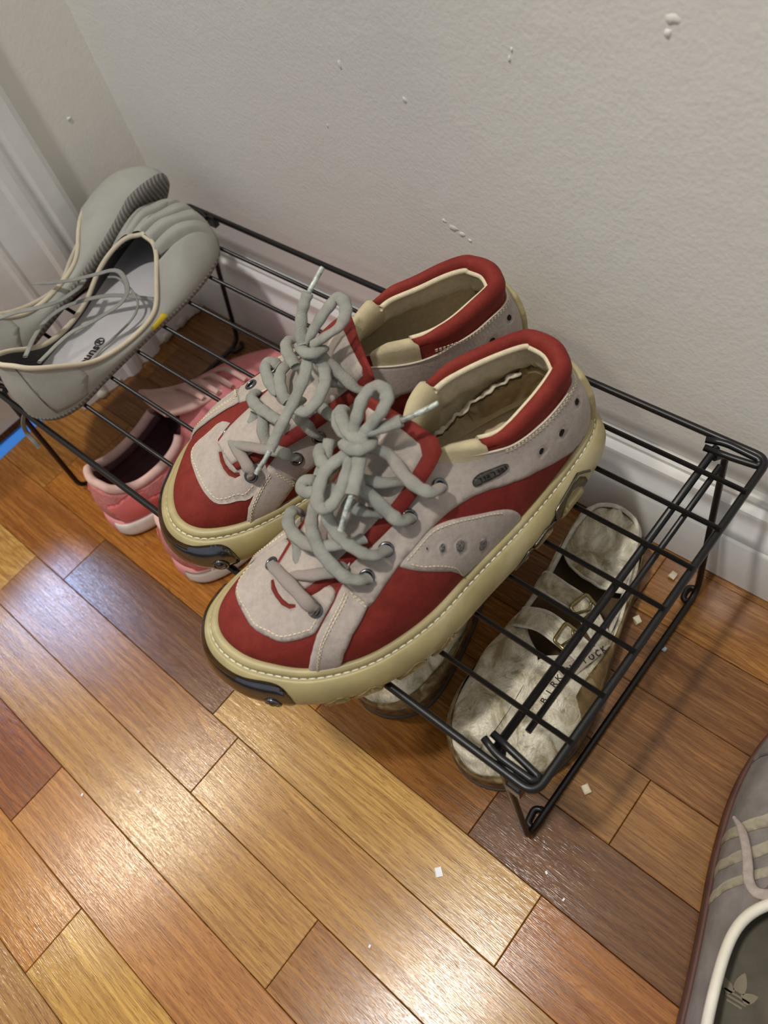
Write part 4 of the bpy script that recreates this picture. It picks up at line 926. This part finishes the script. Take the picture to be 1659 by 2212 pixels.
# ---- pink sneakers on the floor
M_PKNIT = surf('pink_knit', (206, 128, 124), rough=.9, var=.12, vscale=300, bump=1.0, bscale=900, bdist=.0008)
M_PINK = surf('pink_mesh', (224, 140, 142), rough=.8, var=.08, vscale=120, bump=.5, bscale=1200)
M_PRUB = surf('coral_pink_panel', (238, 128, 126), rough=.55, var=.05)
M_PRIM = surf('pale_pink_collar', (226, 188, 178), rough=.9, var=.08, bump=.4, bscale=900)
M_PIN = surf('mauve_lining', (104, 66, 72), rough=.9, var=.1)
M_PWHITE = surf('white_midsole', (226, 218, 206), rough=.6, var=.05)
M_PSOLE = surf('pink_midsole', (222, 146, 148), rough=.6, var=.05)
P_OUT = [(0,0,7,0,74,0),(3,13,10,14,72,0),(10,23,16,23,66,0),(28,31,34,29,56,0),(52,34,56,31,54,0),(78,36,80,32,58,0),(100,38,98,28,68,.1),(120,41,112,16,78,.5),(140,44,124,3,82,1),(162,46.5,142,2,76,1),(184,47.5,165,2,68,1),(206,46,188,1,60,1),(224,41,206,0,53,1),(240,33,220,-1,47,1),(252,22,230,-2,43,1),(260,8,237,-3,40,1),(263,-8,242,-4,38,1)]
P_IN = [(3,-13,10,-14,72,0),(10,-22,16,-22,66,0),(28,-29,34,-27,56,0),(52,-31,56,-29,54,0),(78,-31,80,-29,58,0),(100,-33,98,-26,68,.1),(120,-36,112,-12,78,.5),(140,-39,124,3,82,1),(162,-43,142,2,76,1),(184,-46,165,2,68,1),(206,-46,188,1,60,1),(224,-44,206,0,53,1),(240,-39,220,-1,47,1),(251,-31,230,-2,43,1),(259,-21,237,-3,40,1)]
def pink_shoe(label, loc, rotz, mirror):
    root = empty('running_shoe', loc, (0, 0, rotz)); tag(root, label, 'shoe', 'pair of pink sneakers')
    last = Last(P_OUT, P_IN, lambda x: 22.0 + 0 * x, bulge=5.0, mirror=mirror); fl = mirror; n = last.n; q = np.linspace(0, n, 241)[:-1]
    shell('upper', last, M_PINK, root, q, np.linspace(0, 1, 36))
    sheet('heel_counter', lambda a, b, off: last.pos(a, b, off), [(-4.2,0),(4.2,0),(4.6,.45),(4.2,.82),(2.5,.86),(0,.87),(-2.5,.86),(-4.2,.82),(-4.6,.45)], (.0205, .06), .0014, M_PKNIT, root, .002, .003, flip=fl)
    for s in (1, -1):
        sheet('side_panel', side_fn(last, s), [(1.6,.0),(1.5,.25),(1.1,.36),(1.2,.52),(1.9,.60),(2.6,.86),(3.2,.8),(3.3,.45),(4.6,.25),(6.8,.1),(6.8,0)], (.0205, .06), .0026, M_PRUB, root, .0026, .0026, base=.001, flip=fl if s == 1 else not fl)
    R = rings_sole(last, [(-6, 0), (2, .2), (5, 2), (6, 7), (5.6, 14), (4.6, 19.5), (2.8, 22.5), (.5, 23), (-2, 22)]); build_rings('midsole', R, M_PSOLE, root, fl)
    o_, nn_ = last.outline(np.array([0.0]))
    def mid_at(a, b, off):
        o, nn = last.outline(a); f = np.interp(b, [0, 1, 2, 3, 4], [5.0, 6.0, 5.6, 4.6, 2.8]); z = np.interp(b, [0, 1, 2, 3, 4], [2, 7, 14, 19.5, 22.5])
        p = np.concatenate([o + nn * (f + np.asarray(off) * 1000)[..., None], z[..., None]], -1); return p * np.array([1, last.m, 1]) * 1e-3
    sg = -1 if not mirror else 1
    sheet('white_heel_block', mid_at, [(sg * .75,.2),(sg * .75,3.3),(sg * 2.4,3.3),(sg * 5.2,2.6),(sg * 7,1.2),(sg * 7,.2)], (.0205, .005), .0010, M_PWHITE, root, .001, .0025, flip=(fl if sg == 1 else fl))
    kk = np.linspace(-8.2, 8.2, 120); K, Hh = np.meshgrid(kk, np.linspace(1, 0, 20), indexing='ij'); pad = .0045 + .004 * np.exp(-((Hh - .7) / .2) ** 2); pad = np.where(np.abs(K) > 6.4, .003, pad)
    MB().grid(last.pos(K, Hh, -pad), False, False, not fl).build('lining', M_PIN, root)
    footbed('insole', last, M_PIN, root, 20, 20, 2)
    k = np.linspace(-6.1, 6.1, 90); MB().tube(last.pos(k, np.full_like(k, 1.0), np.full_like(k, -.0022)), .0042, .0052, 12, up=(0, 0, 1)).build('collar', M_PRIM, root)
    # tongue
    ctr = np.array([(165,2,70),(145,2,78),(125,2,86),(110,2,95),(100,2,103)], float); C_ = smooth_path(ctr, 6); w_ = np.interp(np.linspace(0, 1, len(C_)), [0, .5, 1], [13, 20, 23]); vv = np.linspace(-1, 1, 13)
    G = np.array([[(c[0] + 3 * v * v, (c[1] + v * w) * last.m, c[2] - 5 * v * v) for v in vv] for c, w in zip(C_, w_)]) * 1e-3; G2 = G - np.array([.004, 0, .003])
    mb = MB(); mb.grid(G, False, False, fl); mb.grid(G2, False, False, not fl); mb.tube(np.vstack([G[::-1, 0], G[0], G[:, -1]])[len(C_) * 0:] * .5 + np.vstack([G2[::-1, 0], G2[0], G2[:, -1]]) * .5, .003, seg=8); mb.tube(G[-1] * .5 + G2[-1] * .5, .0035, seg=8); mb.build('tongue', M_PRIM, root)
    mb = MB()
    for i, (x, z) in enumerate([(134,83),(150,77),(166,71),(182,66)]):
        a = np.array([(x + 6, -17 * last.m, z - 3), (x + 2, -6 * last.m, z + 4), (x - 1, 6 * last.m, z + 4), (x - 5, 19 * last.m, z - 3)]) * 1e-3; mb.tube(smooth_path(a, 5), .003, .0016, 8, up=(0, 0, 1))
    mb.build('lace', M_PRIM, root)
    return root
pink_shoe('pink knit sneaker on the floor under the rack, nearer the strip of blue daylight', (-.2125, -.006, 0), math.radians(84.5), False)
pink_shoe('pink knit sneaker on the floor with its heel under the red shoe toe', (-.108, .000, 0), math.radians(84.5), True)

# ---- cracked silver leather shoes on the floor
def cracked():
    m, nt, b = nodes('cracked_silver_leather'); L = nt.links; tc = N(nt, 'ShaderNodeTexCoord')
    n1 = N(nt, 'ShaderNodeTexNoise', i_Scale=34.0, i_Detail=6.0, i_Roughness=.62, i_Distortion=1.4); L.new(tc.outputs['Object'], n1.inputs['Vector'])
    n2 = N(nt, 'ShaderNodeTexNoise', i_Scale=130.0, i_Detail=4.0, i_Roughness=.6, i_Distortion=1.0); L.new(tc.outputs['Object'], n2.inputs['Vector'])
    v = N(nt, 'ShaderNodeTexVoronoi', feature='DISTANCE_TO_EDGE', i_Scale=105.0); mv = N(nt, 'ShaderNodeVectorMath', operation='MULTIPLY_ADD'); L.new(n1.outputs['Color'], mv.inputs[0]); mv.inputs[1].default_value = (.03, .03, .03); L.new(tc.outputs['Object'], mv.inputs[2]); L.new(mv.outputs[0], v.inputs['Vector'])
    c = mixc(nt, ramp(nt, n1.outputs['Fac'], [(.34, BW(0)), (.54, BW(1))]), lin((150, 136, 100)), lin((222, 214, 190)))
    c = mixc(nt, ramp(nt, n2.outputs['Fac'], [(.60, BW(0)), (.74, BW(.7))]), c, lin((104, 86, 54)))
    c = mixc(nt, ramp(nt, v.outputs['Distance'], [(.0, BW(.28)), (.03, BW(0))]), c, lin((104, 88, 58)))
    L.new(c, b.inputs['Base Color']); b.inputs['Roughness'].default_value = .45; b.inputs['Metallic'].default_value = .15
    mx = N(nt, 'ShaderNodeMath', operation='MULTIPLY_ADD'); L.new(n1.outputs['Fac'], mx.inputs[0]); mx.inputs[1].default_value = 3.0; L.new(n2.outputs['Fac'], mx.inputs[2])
    bp = N(nt, 'ShaderNodeBump', i_Strength=.8, i_Distance=.0012); L.new(mx.outputs[0], bp.inputs['Height']); L.new(bp.outputs[0], b.inputs['Normal']); return m
M_SILV = cracked()
M_CORK = surf('cork_sole', (124, 88, 48), rough=.8, var=.3, vscale=150, rgb2=(84, 60, 36), patch=120, bump=.6, bscale=400)
M_BOT = surf('grey_brown_outsole', (84, 74, 62), rough=.8, var=.15)
M_FOOT = surf('dark_suede_footbed', (96, 76, 50), rough=.95, var=.2, vscale=40)
M_RAW = surf('frayed_white_edge', (216, 208, 192), rough=.95, var=.15, vscale=200, bump=.8, bscale=600)
M_WORN_SHADE = surf('worn_shaded_leather', (122, 98, 60), rough=.7, var=.25, vscale=90, rgb2=(168, 150, 108), patch=60, bump=.5, bscale=300)
M_LABEL = surf('printed_label', (176, 164, 146), rough=.8, var=.08)
M_BRASS = surf('worn_buckle', (150, 136, 92), rough=.3, metal=1.0, var=.2, vscale=200)
B_OUT = [(0,0,5,0,62,0),(3,13,8,13,61,0),(10,22,14,21,58,0),(26,30,30,27,52,0),(48,34,50,31,40,0),(70,36,71,34,32,0),(92,39,92,36,31,0),(112,42,110,36,36,.1),(130,45,126,28,44,.5),(150,48,142,12,52,.9),(170,49,152,2,53,1),(190,47,170,1,50,1),(207,42,188,0,46,1),(221,34,203,-2,42,1),(232,23,214,-4,38,1),(240,10,222,-6,35,1),(243,-6,227,-7,33,1)]
B_IN = [(3,-13,8,-13,61,0),(10,-21,14,-20,58,0),(26,-28,30,-26,52,0),(48,-31,50,-29,40,0),(70,-32,71,-30,32,0),(92,-33,92,-31,31,0),(112,-35,110,-31,36,.1),(130,-38,126,-24,44,.5),(150,-41,142,-8,52,.9),(170,-43,152,2,53,1),(190,-44,170,1,50,1),(207,-43,188,0,46,1),(221,-39,203,-2,42,1),(232,-31,214,-4,38,1),(239,-21,222,-6,35,1)]
def silver_shoe(label, loc, rotz, mirror):
    root = empty('strap_shoe', loc, (0, 0, rotz)); tag(root, label, 'shoe', 'pair of cracked silver leather strap shoes')
    last = Last(B_OUT, B_IN, lambda x: 20.0 + 0 * x, bulge=3.0, mirror=mirror, k1=.85, k2=.62); fl = mirror; n = last.n; q = np.linspace(0, n, 241)[:-1]
    def rumple(Q, Hh): return .0016 * np.sin(Q * 2.1 + Hh * 5) * np.sin(Hh * 7 + Q * .7) * np.clip(Hh * 3, 0, 1)
    shell('upper', last, M_SILV, root, q, np.linspace(0, 1, 36), fn=rumple)
    build_rings('outsole', rings_sole(last, [(-8, 0), (1.5, .2), (2.8, 2), (2.8, 5.5), (1.5, 6.5), (-2, 6.5)]), M_BOT, root, fl)
    build_rings('cork_footbed', rings_sole(last, [(-2, 6), (1.6, 6.3), (2.4, 10), (2.0, 17), (1.0, 21.5), (-1.2, 22.5), (-4, 21)]), M_CORK, root, fl, False)
    footbed('insole', last, M_FOOT, root, 20, 18, 3)
    kk = np.linspace(-10, 10, 120); shell('lining', last, M_FOOT, root, kk, np.linspace(1, 0, 14), -.003, False, True)
    rim_tube('raw_edge', last, M_RAW, root, -9.6, 9.6, .0018, .0022, .0012)
    sheet('worn_shaded_band', lambda a, b, off: last.pos(a, b, off), [(2,0),(2.2,.40),(6,.55),(9,.52),(12,.46),(14,.34),(16,.30),(18,.34),(20,.30),(22,.14),(23,0)], (.0195, .05), .0008, M_WORN_SHADE, root, .001, .003, base=.0012, flip=fl)  # worn brown toe edge; the shade of the side wall is painted in too
    # two straps with buckles across the instep
    for j, (x0, x1, zt, w_) in enumerate(((86, 106, 62, 8.0), (122, 128, 63, 8.5))):
        a = [(x0 - 4, -34, 30), (x0, -27, 46), ((x0 + x1) / 2 - 2, -8, zt - 4), ((x0 + x1) / 2 + 2, 12, zt - 4), (x1, 29, 47), (x1 + 3, 39, 30)]
        P = smooth_path(np.array([(x, y * last.m, z) for x, y, z in a]) * 1e-3, 8); T = np.gradient(P, axis=0); up = np.cross(T, np.array([1.0, 0, 0])); up *= np.sign(up[:, 2:3] + 1e-9); up[:, 2] += 1e-4
        st = MB().tube(P, w_ * 1e-3, .0013, 12, up=up).build('strap', M_SILV, root)
        e = MB(); S_ = np.cross(T, up); S_ /= np.linalg.norm(S_, axis=1, keepdims=True); e.tube(P + S_ * w_ * 1e-3, .0013, seg=6); e.tube(P - S_ * w_ * 1e-3, .0013, seg=6); e.build('raw_edge', M_RAW, st)
        c = P[int(len(P) * .62)] + np.array([0, 0, .003]); t = T[int(len(P) * .62)]; t /= np.linalg.norm(t); s_ = S_[int(len(P) * .62)]
        b_ = MB(); b_.tube(bez_fillet([c + t * .007 + s_ * .009, c - t * .007 + s_ * .009, c - t * .007 - s_ * .009, c + t * .007 - s_ * .009, c + t * .007 + s_ * .009], .003), .0013, seg=8); b_.tube([c + s_ * .008, c - s_ * .002 + t * .004 + np.array([0, 0, .001]), c - s_ * .008], .001, seg=6); b_.build('buckle', M_BRASS, st)
    # heel counter seam and side label
    sheet('vamp_overlay', lambda a, b, off: last.pos(a, b, off + .0014 * np.sin(a * 2.1 + b * 5) * np.sin(b * 7) * 0), [(10.2,.1),(9.8,.5),(9.4,.96),(10.4,.97),(12,.9),(13.4,.62),(13.6,.2),(12,.04)], (.0195, .05), .0016, M_SILV, root, .002, .003, base=.0008, flip=fl)
    if not mirror:
        sd = side_fn(last, 1); lab = sheet('label_strip', sd, [(6.9,.66),(6.9,.86),(11.2,.86),(11.2,.66)], (.0195, .05), .0004, M_LABEL, root, .0006, .002, base=.0016)
        txt = 'BIRKENSTOCK'; A = np.linspace(10.9, 7.3, len(txt))
        for ch, k in zip(txt, A):
            c = sd(np.array([k]), np.array([.76]), np.array([.0024]))[0]; ex = sd(np.array([k - .1]), np.array([.76]), np.array([.0024]))[0] - c; ey = sd(np.array([k]), np.array([.80]), np.array([.0024]))[0] - c
            ex /= np.linalg.norm(ex); ez = np.cross(ex, ey); ez /= np.linalg.norm(ez)
            if ez[2] < 0: ez = -ez
            ey = np.cross(ez, ex)
            t = flat_text('letter', ch, .0068, (0, 0, 0), (0, 0, 0), M_INK, lab); t.matrix_local = Matrix(((ex[0], ey[0], ez[0], c[0]), (ex[1], ey[1], ez[1], c[1]), (ex[2], ey[2], ez[2], c[2]), (0, 0, 0, 1)))
    # trodden-down heel leather folded over the back of the footbed
    xs = np.linspace(6, 66, 22); G = []
    for i, x in enumerate(xs):
        w_ = np.interp(x, [6, 12, 24, 40, 66], [9, 20, 26, 29, 31]); v = np.linspace(-1, 1, 25); z = np.interp(x, [6, 20, 40, 66], [61, 60, 53, 40]) - 4 * v * v + 1.2 * np.sin(v * 6 + x * .12) + .8 * np.sin(v * 13 - x * .2)
        xx = x - np.where(v < 0, 1, .55) * 16 * (v * v) * (x / 66) ** 2 + 5 * v * (x / 66)
        G.append(np.stack([xx, v * w_ * last.m, z], -1))
    G = np.array(G) * 1e-3; mb = MB(); mb.grid(G, False, False, fl); mb.grid(G - np.array([0, 0, .0018]), False, False, not fl); fp = mb.build('heel_flap', M_SILV, root)
    MB().tube(G[-1] - np.array([0, 0, .0009]), .0014, seg=8).build('raw_edge', M_RAW, fp)
    return root
silver_shoe('cracked silver leather strap shoe under the right end of the rack', (.2075, .2520, 0), math.radians(-83.0), False)
silver_shoe('cracked silver leather strap shoe mostly hidden under the red shoe', (.0940, .2450, 0), math.radians(-82.0), True)

# ---- grey suede sneaker at the edge of the picture
M_ASUE = surf('grey_suede', (128, 122, 118), rough=.95, var=.14, vscale=70, bump=.4, bscale=900)
M_ASTR = surf('faded_stripe', (160, 152, 132), rough=.9, var=.1, vscale=120)
M_APIPE = surf('white_collar', (226, 220, 204), rough=.75, var=.06)
M_AIN = surf('grey_lining', (112, 110, 106), rough=.95, var=.08)
M_AFB = surf('olive_grey_insole', (106, 99, 86), rough=.95, var=.1, vscale=80)
M_AGUM = surf('brown_gum_sole', (86, 54, 44), rough=.6, var=.12)
M_ALOGO = surf('faded_print', (150, 138, 116), rough=.9)
M_ALACE = surf('dusty_lace', (168, 156, 148), rough=.95, var=.12, vscale=200, bump=.8, bscale=1400)
A_OUT = [(0,0,8,0,74,0),(3,13,10,13,73,0),(11,23,17,22,70,0),(30,31,36,27,62,0),(56,35,60,30,57,0),(84,39,86,32,57,0),(108,43,106,30,62,.1),(130,47,122,20,72,.5),(152,50,138,4,78,1),(176,52,160,3,73,1),(200,52,182,2,66,1),(224,49,204,2,59,1),(246,43,222,2,52,1),(264,33,238,1,46,1),(276,21,248,0,42,1),(284,7,255,-2,39,1),(286,-9,260,-3,37,1)]
A_IN = [(3,-13,10,-13,73,0),(11,-22,17,-21,70,0),(30,-29,36,-26,62,0),(56,-32,60,-28,57,0),(84,-34,86,-29,57,0),(108,-36,106,-27,62,.1),(130,-39,122,-15,72,.5),(152,-43,138,4,78,1),(176,-46,160,3,73,1),(200,-48,182,2,66,1),(224,-48,204,2,59,1),(246,-44,222,2,52,1),(264,-37,238,1,46,1),(276,-28,248,0,42,1),(283,-19,255,-2,39,1)]
def grey_sneaker():
    root = empty('suede_sneaker', (.4646, -.069, 0), (0, 0, math.radians(98))); tag(root, 'grey suede three-stripe sneaker standing apart on the bare floor', 'shoe')
    last = Last(A_OUT, A_IN, lambda x: 18.0 + 0 * x, bulge=4.0); n = last.n; q = np.linspace(0, n, 241)[:-1]
    shell('upper', last, M_ASUE, root, q, np.linspace(0, 1, 36))
    build_rings('sole', rings_sole(last, [(-6, 0), (2, .3), (3.6, 2.5), (3.6, 15), (3.0, 18.5), (1.2, 19.2), (-1, 18)]), M_AGUM, root, False)
    kk = np.linspace(-9, 9, 120); K, Hh = np.meshgrid(kk, np.linspace(1, 0, 18), indexing='ij'); MB().grid(last.pos(K, Hh, -(.004 + .003 * np.exp(-((Hh - .7) / .2) ** 2) * np.clip((7 - np.abs(K)), 0, 1))), False, False, True).build('lining', M_AIN, root)
    footbed('insole', last, M_AFB, root, 17, 15.5, 2.5)
    k = np.linspace(-7.4, 7.4, 110); MB().tube(last.pos(k, np.full_like(k, 1.0), np.full_like(k, -.0016)), .0032, .0044, 12, up=(0, 0, 1)).build('collar_piping', M_APIPE, root)
    ST = (.0225, .06)
    for s in (1, -1):
        sf = side_fn(last, s)
        for a in (6.05, 6.95, 7.85):
            sheet('stripe', sf, [(a,.02),(a + .32,.30),(a + .95,.56),(a + 1.75,.76),(a + 2.0,.72),(a + 1.2,.50),(a + .62,.26),(a + .38,.02)], ST, .0009, M_ASTR, root, .0009, .0022, flip=s != 1)
        sheet('toe_overlay', sf, [(10.4,.0),(10.9,.35),(12.2,.62),(14,.72),(15.95,.70),(15.95,.0)], ST, .0013, M_ASUE, root, .0016, .003, flip=s != 1)
        sheet('eyestay', sf, [(7.3,.78),(8.2,.70),(9.6,.66),(11.4,.70),(11.5,.86),(9.8,.82),(8.6,.84),(7.7,.93)], ST, .0012, M_ASUE, root, .0014, .003, flip=s != 1)
        sheet('heel_tab', sf, [(.0,.25),(0,.97),(1.5,.97),(2.3,.60),(2.2,.25)], ST, .0012, M_APIPE, root, .0014, .003, flip=s != 1)
    mb = MB()
    for i, (x, z) in enumerate([(146,80),(164,76),(182,71),(200,65)]):
        a = np.array([(x + 8, -19, z - 6), (x + 3, -7, z + 3), (x - 1, 8, z + 3), (x - 6, 21, z - 6)]) * 1e-3; mb.tube(smooth_path(a, 5), .0034, .0014, 8, up=(0, 0, 1))
    mb.build('lace', M_ALACE, root)
    Mi = (Matrix.Translation(root.location) @ root.rotation_euler.to_matrix().to_4x4()).inverted()
    mb = MB().tube(smooth_path(np.array([(.391, .0875, .046), (.397, .082, .054), (.403, .073, .062), (.409, .062, .068), (.414, .053, .070), (.421, .050, .070), (.432, .056, .074)]), 7), np.interp(np.linspace(0, 1, 43), [0, .2, 1], [.0012, .0030, .0036]), .0013, 8, up=(0, 0, 1)); mb.V = [tuple(Mi @ Vector(v)) for v in mb.V]; mb.build('loose_lace', M_ALACE, root)
    # three-leaf emblem printed on the insole
    lg = MB(); z = .0164; c = np.array([.069, .012])
    def leaf(ang, ln, wd, cut=.32):
        u = np.array([math.cos(ang), math.sin(ang)]); v = np.array([-u[1], u[0]]); t = np.linspace(cut, 1, 14); w_ = wd * np.sin(np.pi * np.clip(t, 0, 1)) ** .8
        L_ = [c + u * ln * a + v * b for a, b in zip(t, w_)]; R_ = [c + u * ln * a - v * b for a, b in zip(t[::-1], w_[::-1])]
        pts = L_ + R_[1:]; lg.add([(p[0], p[1], z) for p in pts], [tuple(range(len(pts)))[::-1]])
    leaf(0, .018, .0036); leaf(.85, .0145, .003); leaf(-.85, .0145, .003)
    for i in range(3):
        x = c[0] + .003 - i * .0026; h_ = .0078 - .0016 * i; lg.add([(x, -h_ + c[1], z), (x + .0012, -h_ + c[1], z), (x + .0012, h_ + c[1], z), (x, h_ + c[1], z)], [(0, 1, 2, 3)])
    lg.build('three_leaf_emblem', M_ALOGO, root, False)
    return root
grey_sneaker()

# ---- crumbs on the floor
M_FOAM = surf('cream_foam_crumb', (226, 214, 184), rough=.9, var=.06)
M_PAPER = surf('white_scrap', (236, 236, 238), rough=.8, var=.03)
M_BEAD = surf('pale_blue_bead', (168, 180, 190), rough=.4, var=.05)
def crumb(name, label, cat, x, y, s, seed, mat, group=None, flat=1.0):
    rng = random.Random(seed); m = MB(); m.box((-s * rng.uniform(.8, 1.1), -s * rng.uniform(.6, .9), 0), (s * rng.uniform(.8, 1.1), s * rng.uniform(.6, .9), s * 1.2 * flat), s * .22)
    m.V = [(v[0] + rng.uniform(-.12, .12) * s, v[1] + rng.uniform(-.12, .12) * s, max(0, v[2] + rng.uniform(-.1, .1) * s * flat)) for v in m.V]
    o = m.build(name, mat, None, False); o.location = (x, y, .0002); o.rotation_euler = (0, 0, rng.uniform(0, 3)); tag(o, label, cat, group); return o
crumb('foam_crumb', 'cream foam crumb on the floor beside the front right foot of the rack', 'crumb', .301, .054, .0036, 1, M_FOAM)
crumb('foam_crumb', 'cream foam crumb on the floor close to the white baseboard', 'crumb', .263, .246, .0034, 2, M_FOAM)
crumb('foam_crumb', 'cream foam crumb on the floor just right of the silver shoe', 'crumb', .261, .194, .0034, 3, M_FOAM)
crumb('blue_bead', 'tiny pale blue bead on the floor right of the rack', 'bead', .291, .184, .0021, 4, M_BEAD)
crumb('paper_scrap', 'white triangular paper scrap on the pale board in front', 'scrap', .249, -.059, .0030, 5, M_PAPER, None, .12)
SPECKS = [(.240, -.128, 'tiny white speck on the golden board below the paper scrap'), (.310, -.011, 'tiny white speck on the dark board near the rack foot'), (-.025, -.200, 'tiny pale splinter beside the long dark joint at the left'), (.014, -.167, 'tiny white speck by the bright lamp reflection'),
 (.246, .022, 'tiny white speck on the floor under the front rail'), (.329, -.018, 'second tiny white speck on the dark board, towards the grey sneaker'), (.285, .225, 'tiny white scrap by the back foot of the rack')]
for i, (x, y, t_) in enumerate(SPECKS): crumb('paper_speck', t_, 'speck', x, y, .0011, 10 + i, M_PAPER, 'white specks on the floor', .3)
